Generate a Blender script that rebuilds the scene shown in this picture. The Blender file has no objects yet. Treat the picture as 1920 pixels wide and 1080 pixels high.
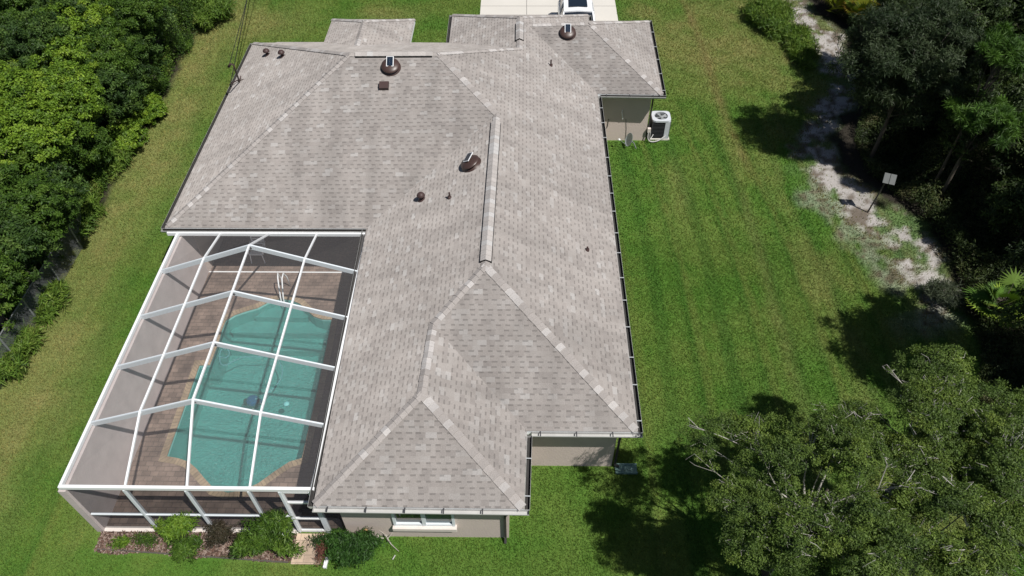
import bpy, bmesh, math, random
import numpy as np
from mathutils import Vector, Matrix
from mathutils.geometry import tessellate_polygon
R = math.radians
random.seed(7); RNG = np.random.default_rng(7)
SC = bpy.context.scene
COL = SC.collection

# ------------------------------------------------------------------ camera
F_PX, PITCH, YAW, ROLL, CAM_H = 1371.5, .8336, .0215, -.0101, 19.32
cp, sp, cy_, sy_ = math.cos(PITCH), math.sin(PITCH), math.cos(YAW), math.sin(YAW)
cr, sr = math.cos(ROLL), math.sin(ROLL)
Rv = Vector((cy_, sy_, 0)); Fv = Vector((-sy_*cp, cy_*cp, -sp)); Uv = Vector((-sy_*sp, cy_*sp, cp))
right = Rv*cr + Uv*sr; up = Uv*cr - Rv*sr
cam = bpy.data.cameras.new('camera'); camo = bpy.data.objects.new('camera', cam); COL.objects.link(camo)
cam.sensor_width = 36; cam.lens = F_PX/1920*36; cam.clip_start = .1; cam.clip_end = 2000
m = Matrix((right, up, -Fv)).transposed().to_4x4(); m.translation = Vector((0, 0, CAM_H))
camo.matrix_world = m
SC.camera = camo

# ------------------------------------------------------------------ light
SUN = Vector((-.48, .38, -1)).normalized()
w = bpy.data.worlds.new('World'); SC.world = w; w.use_nodes = True
nt = w.node_tree; bg = nt.nodes['Background']
sky = nt.nodes.new('ShaderNodeTexSky'); sky.sky_type = 'NISHITA'; sky.sun_disc = False
sky.sun_elevation = math.asin(-SUN.z); sky.sun_rotation = math.atan2(-SUN.x, -SUN.y)
nt.links.new(sky.outputs[0], bg.inputs[0]); bg.inputs[1].default_value = .05
sl = bpy.data.lights.new('sun', 'SUN'); so = bpy.data.objects.new('sun', sl); COL.objects.link(so)
sl.energy = 5.0; sl.angle = R(.5); sl.color = (1, .96, .9)
so.rotation_euler = SUN.to_track_quat('-Z', 'Y').to_euler(); so.location = (20, -20, 60)
SC.view_settings.view_transform = 'Standard'; SC.view_settings.look = 'None'
SC.view_settings.exposure = 0.0; SC.view_settings.gamma = 1
SC.cycles.max_bounces = 6; SC.cycles.transparent_max_bounces = 24

# ------------------------------------------------------------------ helpers
def at(px, py, z=0.):
    u = (px-960)/F_PX; v = (py-540)/F_PX
    d = right*u - up*v + Fv
    t = (z-CAM_H)/d.z
    return Vector((0, 0, CAM_H)) + d*t

def tag(o, label=None, cat=None, group=None, kind=None):
    if label: o['label'] = label
    if cat: o['category'] = cat
    if group: o['group'] = group
    if kind: o['kind'] = kind
    return o

def empty(name, loc, label, cat, group=None, rz=0):
    o = bpy.data.objects.new(name, None); COL.objects.link(o)
    o.location = loc; o.rotation_euler = (0, 0, rz); o.empty_display_size = .2
    return tag(o, label, cat, group)

class MB:
    """collects world-space geometry; build() links it as one mesh under a parent"""
    def __init__(s): s.v = []; s.f = []; s.uv = []; s.c = []
    def quad(s, *p, uv=None):
        i = len(s.v); s.v += [tuple(q) for q in p]; s.f.append(tuple(range(i, i+len(p)))); s.uv.append(uv)
    def box(s, a, b):
        x0, y0, z0 = a; x1, y1, z1 = b
        c = [(x0,y0,z0),(x1,y0,z0),(x1,y1,z0),(x0,y1,z0),(x0,y0,z1),(x1,y0,z1),(x1,y1,z1),(x0,y1,z1)]
        i = len(s.v); s.v += c
        for f in ((0,3,2,1),(4,5,6,7),(0,1,5,4),(1,2,6,5),(2,3,7,6),(3,0,4,7)):
            s.f.append(tuple(i+k for k in f)); s.uv.append(None)
        return s
    def beam(s, p, q, w_, h, upv=(0, 0, 1), drop=0.):
        """box from p to q; top face at p/q, hanging h below"""
        p = Vector(p); q = Vector(q); d = (q-p).normalized(); sd = d.cross(Vector(upv)).normalized()*(w_/2)
        n = sd.cross(d).normalized()
        if n.z < 0: n = -n
        lo = n*(-h)
        i = len(s.v)
        for e in (p, q):
            s.v += [tuple(e-sd+lo), tuple(e+sd+lo), tuple(e+sd), tuple(e-sd)]
        for f in ((0,1,2,3),(7,6,5,4),(0,4,5,1),(1,5,6,2),(2,6,7,3),(3,7,4,0)):
            s.f.append(tuple(i+k for k in f)); s.uv.append(None)
        return s
    def tube(s, pts, r, n=8, cap=True):
        pts = [Vector(p) for p in pts]
        rs = r if isinstance(r, (list, tuple)) else [r]*len(pts)
        i0 = len(s.v); prev = None
        for k, p in enumerate(pts):
            d = (pts[min(k+1, len(pts)-1)] - pts[max(k-1, 0)]).normalized()
            a = d.orthogonal().normalized() if prev is None else (prev - d*prev.dot(d)).normalized()
            prev = a; b = d.cross(a)
            for j in range(n):
                t = 2*math.pi*j/n
                s.v.append(tuple(p + (a*math.cos(t)+b*math.sin(t))*rs[k]))
        for k in range(len(pts)-1):
            for j in range(n):
                s.f.append((i0+k*n+j, i0+k*n+(j+1)%n, i0+(k+1)*n+(j+1)%n, i0+(k+1)*n+j)); s.uv.append(None)
        if cap:
            s.f.append(tuple(i0+j for j in range(n))[::-1]); s.uv.append(None)
            s.f.append(tuple(i0+(len(pts)-1)*n+j for j in range(n))); s.uv.append(None)
        return s
    def lathe(s, c, prof, n=20, M=None):
        i0 = len(s.v); c = Vector(c)
        for (r, z) in prof:
            for j in range(n):
                t = 2*math.pi*j/n; q = Vector((r*math.cos(t), r*math.sin(t), z))
                if M is not None: q = M @ q
                s.v.append(tuple(c+q))
        for k in range(len(prof)-1):
            for j in range(n):
                s.f.append((i0+k*n+j, i0+k*n+(j+1)%n, i0+(k+1)*n+(j+1)%n, i0+(k+1)*n+j)); s.uv.append(None)
        s.f.append(tuple(i0+j for j in range(n))[::-1]); s.uv.append(None)
        s.f.append(tuple(i0+(len(prof)-1)*n+j for j in range(n))); s.uv.append(None)
        return s
    def build(s, name, mat, parent=None, smooth=False, colors=None, bevel=0):
        me = bpy.data.meshes.new(name)
        off = parent.matrix_world_loc if False else (root_loc(parent) if parent else Vector((0, 0, 0)))
        me.from_pydata([(v[0]-off.x, v[1]-off.y, v[2]-off.z) for v in s.v], [], s.f)
        if any(u is not None for u in s.uv):
            L = me.uv_layers.new(name='UVMap')
            k = 0
            for f, u in zip(s.f, s.uv):
                for j in range(len(f)):
                    L.data[k].uv = u[j] if u else (0, 0); k += 1
        if colors is not None:
            a = me.color_attributes.new('col', 'FLOAT_COLOR', 'POINT')
            a.data.foreach_set('color', np.asarray(colors, dtype=np.float32).ravel())
        me.materials.append(mat)
        bm = bmesh.new(); bm.from_mesh(me); bmesh.ops.recalc_face_normals(bm, faces=bm.faces) if not any(s.uv) and not getattr(s, 'keep', False) else None
        bm.to_mesh(me); bm.free()
        if smooth:
            for p in me.polygons: p.use_smooth = True
        o = bpy.data.objects.new(name, me); COL.objects.link(o)
        if parent: o.parent = parent
        if bevel:
            b = o.modifiers.new('bevel', 'BEVEL'); b.width = bevel; b.segments = 2; b.limit_method = 'ANGLE'
        return o

def root_loc(o):
    L = Vector((0, 0, 0))
    while o: L = L + Vector(o.location); o = o.parent
    return L

def np_mesh(name, verts, nper, mat, colors=None, parent=None, smooth=False, faces=None):
    """verts (N*nper,3): each nper consecutive verts form one face"""
    me = bpy.data.meshes.new(name)
    verts = np.asarray(verts, dtype=np.float32)
    nv = len(verts); nf = nv//nper
    me.vertices.add(nv); me.vertices.foreach_set('co', verts.ravel())
    me.loops.add(nv); me.loops.foreach_set('vertex_index', np.arange(nv, dtype=np.int32))
    me.polygons.add(nf); me.polygons.foreach_set('loop_start', np.arange(0, nv, nper, dtype=np.int32))
    try: me.polygons.foreach_set('loop_total', np.full(nf, nper, dtype=np.int32))
    except Exception: pass
    me.update(calc_edges=True)
    if colors is not None:
        a = me.color_attributes.new('col', 'FLOAT_COLOR', 'POINT')
        c = np.ones((nv, 4), dtype=np.float32); c[:, :3] = np.repeat(colors, nper, axis=0) if len(colors) == nf else colors
        a.data.foreach_set('color', c.ravel())
    me.materials.append(mat)
    o = bpy.data.objects.new(name, me); COL.objects.link(o)
    if parent: o.parent = parent
    return o

# ------------------------------------------------------------------ materials
def mat_new(name):
    m_ = bpy.data.materials.new(name); m_.use_nodes = True
    n = m_.node_tree; return m_, n, n.nodes['Principled BSDF']

def nd(n, typ, **kw):
    x = n.nodes.new(typ)
    for k, v in kw.items(): setattr(x, k, v)
    return x

def mat_simple(name, col, rough=.6, metal=0, var=.12, scale=6., bump=0., spec=.3):
    m_, n, b = mat_new(name)
    tc = nd(n, 'ShaderNodeTexCoord'); no = nd(n, 'ShaderNodeTexNoise'); no.inputs['Scale'].default_value = scale
    no.inputs['Detail'].default_value = 6
    n.links.new(tc.outputs['Object'], no.inputs['Vector'])
    mx = nd(n, 'ShaderNodeMix', data_type='RGBA')
    mx.inputs[6].default_value = (*[c*(1-var) for c in col], 1); mx.inputs[7].default_value = (*[min(1, c*(1+var)) for c in col], 1)
    n.links.new(no.outputs[0], mx.inputs[0]); n.links.new(mx.outputs[2], b.inputs['Base Color'])
    b.inputs['Roughness'].default_value = rough; b.inputs['Metallic'].default_value = metal
    b.inputs['Specular IOR Level'].default_value = spec
    if bump:
        bp = nd(n, 'ShaderNodeBump'); bp.inputs['Strength'].default_value = bump; bp.inputs['Distance'].default_value = .02
        no2 = nd(n, 'ShaderNodeTexNoise'); no2.inputs['Scale'].default_value = scale*12
        n.links.new(tc.outputs['Object'], no2.inputs['Vector'])
        n.links.new(no2.outputs[0], bp.inputs['Height']); n.links.new(bp.outputs[0], b.inputs['Normal'])
    return m_

def math_n(n, op, a, b=None, c=None):
    x = nd(n, 'ShaderNodeMath', operation=op)
    for i, v in enumerate((a, b, c)):
        if v is None: continue
        if isinstance(v, (int, float)): x.inputs[i].default_value = v
        else: n.links.new(v, x.inputs[i])
    return x.outputs[0]

def mixc(n, fac, a, b, blend='MIX'):
    x = nd(n, 'ShaderNodeMix', data_type='RGBA', blend_type=blend)
    for i, v in ((0, fac), (6, a), (7, b)):
        if isinstance(v, (int, float)): x.inputs[i].default_value = v
        elif isinstance(v, tuple): x.inputs[i].default_value = (*v, 1)
        else: n.links.new(v, x.inputs[i])
    return x.outputs[2]

def mat_shingle():
    m_, n, b = mat_new('shingle')
    uv = nd(n, 'ShaderNodeUVMap'); sx = nd(n, 'ShaderNodeSeparateXYZ'); n.links.new(uv.outputs[0], sx.inputs[0])
    v = math_n(n, 'DIVIDE', sx.outputs[1], .145)
    r = math_n(n, 'FLOOR', v); fr = math_n(n, 'FRACT', v)
    wr = nd(n, 'ShaderNodeTexWhiteNoise', noise_dimensions='1D'); n.links.new(r, wr.inputs['W'])
    u = math_n(n, 'ADD', math_n(n, 'DIVIDE', sx.outputs[0], .125), math_n(n, 'MULTIPLY', wr.outputs[0], 37.))
    # irregular tab widths
    wob = nd(n, 'ShaderNodeTexNoise', noise_dimensions='2D'); wob.inputs['Scale'].default_value = 1.
    cv = nd(n, 'ShaderNodeCombineXYZ'); n.links.new(math_n(n, 'MULTIPLY', u, .7), cv.inputs[0]); n.links.new(math_n(n, 'MULTIPLY', r, 7.3), cv.inputs[1])
    n.links.new(cv.outputs[0], wob.inputs['Vector'])
    u = math_n(n, 'ADD', u, math_n(n, 'MULTIPLY', wob.outputs[0], .9))
    c = math_n(n, 'FLOOR', u); fu = math_n(n, 'FRACT', u)
    def wn(cc, off):
        k = nd(n, 'ShaderNodeCombineXYZ'); n.links.new(cc, k.inputs[0]); n.links.new(r, k.inputs[1]); k.inputs[2].default_value = off
        x = nd(n, 'ShaderNodeTexWhiteNoise', noise_dimensions='3D'); n.links.new(k.outputs[0], x.inputs['Vector']); return x.outputs[0]
    par = math_n(n, 'MODULO', math_n(n, 'ABSOLUTE', c), 2.)
    rnd = wn(c, 0.)
    # a low (unlaminated) tab: mostly every other cell
    low = math_n(n, 'GREATER_THAN', math_n(n, 'ADD', math_n(n, 'MULTIPLY', par, .55), math_n(n, 'MULTIPLY', rnd, .6)), .62)
    tone = wn(math_n(n, 'FLOOR', math_n(n, 'MULTIPLY', u, .5)), 3.)
    ramp = nd(n, 'ShaderNodeValToRGB'); cr_ = ramp.color_ramp
    cr_.elements[0].color = (.285, .262, .25, 1); cr_.elements[1].position = 1; cr_.elements[1].color = (.41, .395, .385, 1)
    for p_, c_ in ((.25, (.322, .296, .281)), (.85, (.346, .322, .307)), (.95, (.368, .348, .336))):
        e = cr_.elements.new(p_); e.color = (*c_, 1)
    n.links.new(tone, ramp.inputs[0])
    # printed shade band at the upper part of each low tab
    band = math_n(n, 'MULTIPLY', math_n(n, 'GREATER_THAN', fr, .68), low)
    col = mixc(n, math_n(n, 'MULTIPLY', band, .43), ramp.outputs[0], (.10, .092, .088))
    no = nd(n, 'ShaderNodeTexNoise'); no.inputs['Scale'].default_value = .7; no.inputs['Detail'].default_value = 5
    tc = nd(n, 'ShaderNodeTexCoord'); n.links.new(tc.outputs['Object'], no.inputs['Vector'])
    g = nd(n, 'ShaderNodeTexNoise'); g.inputs['Scale'].default_value = 55; g.inputs['Detail'].default_value = 3; n.links.new(tc.outputs['Object'], g.inputs['Vector'])
    mr = nd(n, 'ShaderNodeMapRange'); mr.inputs[1].default_value = .3; mr.inputs[2].default_value = .7; mr.inputs[3].default_value = .94; mr.inputs[4].default_value = 1.06
    n.links.new(no.outputs[0], mr.inputs[0])
    mg = nd(n, 'ShaderNodeMapRange'); mg.inputs[1].default_value = .25; mg.inputs[2].default_value = .75; mg.inputs[3].default_value = .82; mg.inputs[4].default_value = 1.18
    n.links.new(g.outputs[0], mg.inputs[0])
    sc_ = nd(n, 'ShaderNodeCombineXYZ'); n.links.new(math_n(n, 'MULTIPLY', sx.outputs[0], 1.6), sc_.inputs[0]); n.links.new(math_n(n, 'MULTIPLY', sx.outputs[1], .22), sc_.inputs[1])
    st_ = nd(n, 'ShaderNodeTexNoise'); st_.inputs['Scale'].default_value = 1.; st_.inputs['Detail'].default_value = 6; n.links.new(sc_.outputs[0], st_.inputs['Vector'])
    ms_ = nd(n, 'ShaderNodeMapRange'); ms_.inputs[1].default_value = .3; ms_.inputs[2].default_value = .62; ms_.inputs[3].default_value = .84; ms_.inputs[4].default_value = 1.05; n.links.new(st_.outputs[0], ms_.inputs[0])
    f = math_n(n, 'MULTIPLY', math_n(n, 'MULTIPLY', mr.outputs[0], mg.outputs[0]), ms_.outputs[0])
    cc = nd(n, 'ShaderNodeCombineColor'); [n.links.new(f, cc.inputs[i]) for i in range(3)]
    col = mixc(n, 1., col, cc.outputs[0], 'MULTIPLY')
    n.links.new(col, b.inputs['Base Color']); b.inputs['Roughness'].default_value = .75; b.inputs['Specular IOR Level'].default_value = .25; b.inputs['Diffuse Roughness'].default_value = 1.
    h = math_n(n, 'ADD', math_n(n, 'MULTIPLY', math_n(n, 'SUBTRACT', 1., low), .5), math_n(n, 'SUBTRACT', 1., fr))
    h = math_n(n, 'ADD', h, math_n(n, 'MULTIPLY', g.outputs[0], .4))
    bp = nd(n, 'ShaderNodeBump'); bp.inputs['Strength'].default_value = .7; bp.inputs['Distance'].default_value = .012
    n.links.new(h, bp.inputs['Height']); n.links.new(bp.outputs[0], b.inputs['Normal'])
    return m_

def mat_attr(name, rough=.8, noise=0., scale=20., bump=0., transl=0., spec=.2, nlo=.6, nhi=1.4, dist=.03):
    m_, n, b = mat_new(name)
    a = nd(n, 'ShaderNodeAttribute', attribute_name='col'); col = a.outputs[0]
    if noise or bump:
        tc = nd(n, 'ShaderNodeTexCoord'); no = nd(n, 'ShaderNodeTexNoise'); no.inputs['Scale'].default_value = scale; no.inputs['Detail'].default_value = 7
        no.inputs['Roughness'].default_value = .7
        n.links.new(tc.outputs['Object'], no.inputs['Vector'])
    if noise:
        mr = nd(n, 'ShaderNodeMapRange'); mr.inputs[1].default_value = .3; mr.inputs[2].default_value = .7; mr.inputs[3].default_value = nlo; mr.inputs[4].default_value = nhi
        n.links.new(no.outputs[0], mr.inputs[0])
        cc = nd(n, 'ShaderNodeCombineColor'); [n.links.new(mr.outputs[0], cc.inputs[i]) for i in range(3)]
        col = mixc(n, 1., col, cc.outputs[0], 'MULTIPLY')
    n.links.new(col, b.inputs['Base Color']); b.inputs['Roughness'].default_value = rough; b.inputs['Specular IOR Level'].default_value = spec
    if bump:
        bp = nd(n, 'ShaderNodeBump'); bp.inputs['Strength'].default_value = bump; bp.inputs['Distance'].default_value = dist
        n.links.new(no.outputs[0], bp.inputs['Height']); n.links.new(bp.outputs[0], b.inputs['Normal'])
    if transl:
        tr = nd(n, 'ShaderNodeBsdfTranslucent'); n.links.new(mixc(n, 1., col, (1.2, 1.3, .6), 'MULTIPLY'), tr.inputs[0])
        ms = nd(n, 'ShaderNodeMixShader'); ms.inputs[0].default_value = transl
        out = n.nodes['Material Output']
        n.links.new(b.outputs[0], ms.inputs[1]); n.links.new(tr.outputs[0], ms.inputs[2]); n.links.new(ms.outputs[0], out.inputs[0])
    return m_

def mat_screen(name, op, col=(.10, .10, .11)):
    m_, n, b = mat_new(name)
    out = n.nodes['Material Output']; n.nodes.remove(b)
    df = nd(n, 'ShaderNodeBsdfDiffuse'); df.inputs[0].default_value = (*col, 1)
    tr = nd(n, 'ShaderNodeBsdfTransparent')
    lw = nd(n, 'ShaderNodeLayerWeight'); lw.inputs[0].default_value = .35
    f = math_n(n, 'ADD', op, math_n(n, 'MULTIPLY', lw.outputs['Facing'], op*.9))
    ms = nd(n, 'ShaderNodeMixShader'); n.links.new(f, ms.inputs[0])
    n.links.new(tr.outputs[0], ms.inputs[1]); n.links.new(df.outputs[0], ms.inputs[2]); n.links.new(ms.outputs[0], out.inputs[0])
    return m_

def mat_water():
    m_, n, b = mat_new('pool_water')
    out = n.nodes['Material Output']; n.nodes.remove(b)
    tc = nd(n, 'ShaderNodeTexCoord')
    mp = nd(n, 'ShaderNodeMapping'); mp.inputs['Scale'].default_value = (1, 1.5, 1); n.links.new(tc.outputs['Object'], mp.inputs[0])
    no = nd(n, 'ShaderNodeTexNoise'); no.inputs['Scale'].default_value = 11.; no.inputs['Detail'].default_value = 4; no.inputs['Distortion'].default_value = 1.2
    n.links.new(mp.outputs[0], no.inputs['Vector'])
    bp = nd(n, 'ShaderNodeBump'); bp.inputs['Strength'].default_value = 1.; bp.inputs['Distance'].default_value = .07
    n.links.new(no.outputs[0], bp.inputs['Height'])
    tr = nd(n, 'ShaderNodeBsdfTransparent'); tr.inputs[0].default_value = (.66, .95, .93, 1)
    rf = nd(n, 'ShaderNodeBsdfGlossy'); rf.inputs['Roughness'].default_value = .12; n.links.new(bp.outputs[0], rf.inputs['Normal'])
    fr = nd(n, 'ShaderNodeFresnel'); fr.inputs[0].default_value = 1.33; n.links.new(bp.outputs[0], fr.inputs['Normal'])
    df = nd(n, 'ShaderNodeBsdfDiffuse'); df.inputs[0].default_value = (.10, .30, .285, 1); n.links.new(bp.outputs[0], df.inputs['Normal'])
    m1 = nd(n, 'ShaderNodeMixShader'); m1.inputs[0].default_value = .28
    n.links.new(tr.outputs[0], m1.inputs[1]); n.links.new(df.outputs[0], m1.inputs[2])
    m2 = nd(n, 'ShaderNodeMixShader'); n.links.new(fr.outputs[0], m2.inputs[0])
    n.links.new(m1.outputs[0], m2.inputs[1]); n.links.new(rf.outputs[0], m2.inputs[2]); n.links.new(m2.outputs[0], out.inputs[0])
    return m_

def mat_paver(name, cols, mortar, bw=.3, bh=.15, rough=.8, uv=False):
    m_, n, b = mat_new(name)
    tc = nd(n, 'ShaderNodeTexCoord'); br = nd(n, 'ShaderNodeTexBrick')
    n.links.new(tc.outputs['UV' if uv else 'Object'], br.inputs['Vector'])
    br.inputs['Scale'].default_value = 1; br.inputs['Brick Width'].default_value = bw; br.inputs['Row Height'].default_value = bh
    br.inputs['Mortar Size'].default_value = .006; br.inputs['Color1'].default_value = (*cols[0], 1); br.inputs['Color2'].default_value = (*cols[1], 1)
    br.inputs['Mortar'].default_value = (*mortar, 1); br.inputs['Bias'].default_value = 0
    no = nd(n, 'ShaderNodeTexNoise'); no.inputs['Scale'].default_value = 1.6; no.inputs['Detail'].default_value = 8; n.links.new(tc.outputs['Object'], no.inputs['Vector'])
    mr = nd(n, 'ShaderNodeMapRange'); mr.inputs[1].default_value = .3; mr.inputs[2].default_value = .7; mr.inputs[3].default_value = .58; mr.inputs[4].default_value = 1.32
    n.links.new(no.outputs[0], mr.inputs[0]); cc = nd(n, 'ShaderNodeCombineColor'); [n.links.new(mr.outputs[0], cc.inputs[i]) for i in range(3)]
    n.links.new(mixc(n, 1., br.outputs[0], cc.outputs[0], 'MULTIPLY'), b.inputs['Base Color']); b.inputs['Roughness'].default_value = rough
    bp = nd(n, 'ShaderNodeBump'); bp.inputs['Distance'].default_value = .01; bp.invert = True; n.links.new(br.outputs[1], bp.inputs['Height']); n.links.new(bp.outputs[0], b.inputs['Normal'])
    return m_

M = dict(
    shingle=mat_shingle(),
    cap=mat_attr('shingle_cap', .92, noise=1, scale=40, bump=.3, nlo=.8, nhi=1.2),
    black=mat_simple('black_plastic', (.012, .012, .013), .5),
    gutter=mat_simple('gutter_aluminium', (.46, .46, .45), .45, var=.2, scale=3),
    gutter_in=mat_simple('gutter_painted_shade', (.045, .043, .042), .8, var=.3, scale=8),  # shade inside the gutter trough, put into the colour
    hanger=mat_simple('hanger_metal', (.40, .42, .43), .4),
    dark_line=mat_simple('hanger_dark', (.05, .05, .055), .5),
    downspout=mat_simple('downspout_bronze', (.045, .042, .042), .45),
    stucco=mat_simple('stucco_beige', (.56, .48, .435), .9, var=.10, scale=1.6, bump=.35),
    stucco_in=mat_simple('stucco_mauve', (.50, .445, .435), .9, var=.2, scale=2.2, bump=.35),
    sill=mat_simple('sill_paint', (.66, .60, .56), .6),
    white=mat_simple('white_paint', (.80, .82, .84), .4, var=.03),
    frame=mat_simple('white_aluminium', (.66, .71, .75), .4, var=.04),
    glass=mat_simple('window_glass', (.02, .03, .035), .08, spec=.8),
    glass_teal=mat_simple('teal_glass', (.05, .085, .10), .1, spec=.8),  # lighter, bluer tone than the other pane
    soffit=mat_simple('soffit_white', (.6, .6, .6), .7),
    screen=mat_screen('roof_screen', .115, (.33, .32, .33)),
    screen_wall=mat_screen('wall_screen', .30, (.05, .05, .06)),
    water=mat_water(),
    basin=mat_simple('pool_plaster', (.23, .52, .485), .8, var=.25, scale=2.2),
    paver=mat_paver('deck_pavers', ((.225, .168, .138), (.155, .115, .094)), (.11, .09, .075), .24, .16),
    coping=mat_paver('coping_brick', ((.33, .255, .17), (.27, .21, .145)), (.18, .15, .11), .11, .6, uv=True),
    slab=mat_paver('path_pavers', ((.50, .38, .29), (.54, .42, .31)), (.40, .32, .25), .4, .2),
    concrete=mat_simple('driveway_concrete', (.60, .575, .53), .85, var=.08, scale=.8, bump=.1),
    joint=mat_simple('driveway_joint', (.22, .21, .2), .9),
    bronze=mat_simple('bronze_vent', (.058, .033, .028), .42, var=.15, spec=.6),
    brown=mat_simple('vent_brown', (.065, .04, .038), .5),
    solar=mat_simple('solar_cell', (.012, .022, .04), .15, spec=.7),
    leaf=mat_attr('leaf', .55, transl=.22, spec=.25),
    grass=mat_attr('grass_blade', .7, transl=.15, spec=.15),
    ground=mat_attr('ground_soil', .95, noise=1, scale=26, bump=.9, nlo=.62, nhi=1.4),
    bark=mat_simple('bark', (.10, .085, .07), .9, var=.35, scale=9, bump=.6),
    twig=mat_simple('pale_twig', (.42, .40, .37), .85, var=.25, scale=5),
    galv=mat_simple('galvanised_steel', (.30, .32, .33), .4, metal=.5),
    ac=mat_simple('ac_casing', (.55, .58, .62), .4),
    coil=mat_simple('ac_coil', (.014, .016, .018), .6),
    car=mat_simple('car_paint', (.80, .82, .85), .15, var=.02, spec=.6),
    car_glass=mat_simple('car_glass', (.012, .018, .028), .06, spec=.9),
    rubber=mat_simple('tyre_rubber', (.02, .02, .02), .8),
    lamp=mat_simple('headlamp_glass', (.6, .62, .65), .1, spec=.8),
    red=mat_simple('tail_lamp', (.35, .02, .02), .2),
    wire=mat_simple('wire', (.02, .02, .02), .6),
    dish=mat_simple('dish_grey', (.42, .48, .50), .5),
    mulch=mat_attr('mulch_chip', .9),
    board=mat_simple('board_grey', (.13, .14, .14), .7, var=.2),
    hose=mat_simple('hose_pale', (.45, .62, .72), .5),
    blue=mat_simple('cleaner_blue', (.03, .12, .40), .4),
    teal=mat_simple('splash_teal', (.15, .24, .225), .6),
    pot=mat_simple('tan_rock', (.42, .27, .13), .8),
    lichen=mat_simple('dead_branch', (.42, .39, .35), .9),
    rope=mat_simple('edging', (.10, .09, .08), .9),
)

# ------------------------------------------------------------------ house plan (metres)
T = .4853; EZ = 2.6
A = (-5.07, 7.97); B = (.07, 7.95); Cc = (.14, 10.12); D = (3.04, 10.12); Ee = (3.01, 25.85); Ff = (5.64, 25.80)
G = (5.75, 31.83); H = (-12.01, 17.82); I = (-12.08, 29.86); J = (-5.23, 17.83)
X0 = (-3.36, 32.43); X0b = (-3.33, 29.88); X1 = (2.99, 32.43); X1b = (2.99, 31.86)
P0 = (-8.92, 31.99); P0b = (-8.92, 29.87); P1 = (-5.07, 31.99); P1b = (-5.07, 29.90)
S0 = (-11.12, 30.29); S0b = (-11.11, 29.87); S1 = (-8.93, 30.29)
def rp(x, y, h): return (x, y, EZ+T*h)
def e3(p, z=EZ): return (p[0], p[1], z)
ap1 = at(790, 738, EZ+T*2.57); j1 = at(812, 608, EZ+T*2.57); ap3 = at(910, 497, EZ+T*4.08)
r3 = at(931, 213, EZ+T*4.08); apL = at(655, 101, EZ+T*6.01); apR = at(822, 100, EZ+T*6.01)
apG = at(1105, 43, EZ+T*3.0); gR = at(990, 46, EZ+T*3.0)
xmX = -.18; jX = Vector((xmX, 29.88-3.17, EZ+T*3.17)); apX = Vector((xmX, 32.43-3.17, EZ+T*3.17))
apP = Vector((-7.0, 31.99-1.92, EZ+T*1.92)); jP = Vector((-7.0, 29.88-1.92, EZ+T*1.92))

house = empty('house', (0, 18, 0), 'single storey beige stucco house under a grey shingle hip roof', 'house')
def uvq(pts, d):
    """UVs in metres: u along the eave, v up the slope; d = uphill direction"""
    d = Vector((*d, 0)); a = Vector((-d.y, d.x, 0)); k = math.sqrt(1+T*T)
    return [(Vector(p).dot(a), Vector(p).dot(d)*k + 100) for p in pts]
roof = MB()
def face(d, *pts):
    pts = [Vector(p) for p in pts]
    idx = tessellate_polygon([[Vector((p.x, p.y, 0)) for p in pts]])
    for t in idx:
        q = [pts[i] for i in t]
        if (q[1]-q[0]).cross(q[2]-q[0]).z < 0: q = q[::-1]
        roof.quad(*q, uv=uvq(q, d))
face((1, 0), e3(A), ap1, j1, ap3, r3, e3(J))
face((0, 1), e3(A), e3(B), ap1)
face((-1, 0), e3(B), e3(Cc), j1, ap1)
face((0, 1), e3(Cc), e3(D), ap3, j1)
face((-1, 0), e3(D), e3(Ee), gR, e3(X1b), e3(X1), apX, jX, apR, r3, ap3)
face((0, 1), e3(Ee), e3(Ff), apG, gR)
face((-1, 0), e3(Ff), e3(G), apG)
face((0, -1), e3(G), e3(X1b), gR, apG)
face((0, 1), e3(H), e3(J), r3, apR, apL)
face((1, 0), e3(H), apL, e3(I))
face((0, -1), e3(I), apL, apR, jX, e3(X0b), e3(P1b), jP, e3(P0b), (-8.93, 30.29, EZ-T*.42), (-11.12, 30.29, EZ-T*.42), e3(S0b))
face((1, 0), e3(X0b), jX, apX, e3(X0))
face((0, -1), e3(X0), apX, e3(X1))
face((1, 0), e3(P0b), jP, apP, e3(P0))
face((-1, 0), e3(P1), apP, jP, e3(P1b))
face((0, -1), e3(P0), apP, e3(P1))
roof_o = roof.build('roof', M['shingle'], house)
bm = bmesh.new(); bm.from_mesh(roof_o.data); bmesh.ops.remove_doubles(bm, verts=bm.verts, dist=.002); bm.to_mesh(roof_o.data); bm.free()

OUT = [A, B, Cc, D, Ee, Ff, G, X1b, X1, X0, X0b, P1b, P1, P0, P0b, S0b, I, H, J]
fs = MB()
for k in range(len(OUT)):
    a = OUT[k]; b = OUT[(k+1) % len(OUT)]
    fs.quad(e3(a, 2.42), e3(b, 2.42), e3(b, EZ-.012), e3(a, EZ-.012))
fs.build('fascia', M['white'], house)
def tess(polys, z, mb):
    mb.keep = True
    flat = [p for P in polys for p in P]
    for t in tessellate_polygon([[Vector((p[0], p[1], 0)) for p in P] for P in polys]):
        q = [Vector((*flat[i][:2], z)) for i in t]
        if (q[1]-q[0]).cross(q[2]-q[0]).z < 0: q = q[::-1]
        mb.quad(*q)
sf = MB(); tess([OUT], 2.43, sf); sf.build('soffit', M['soffit'], house)

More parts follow.
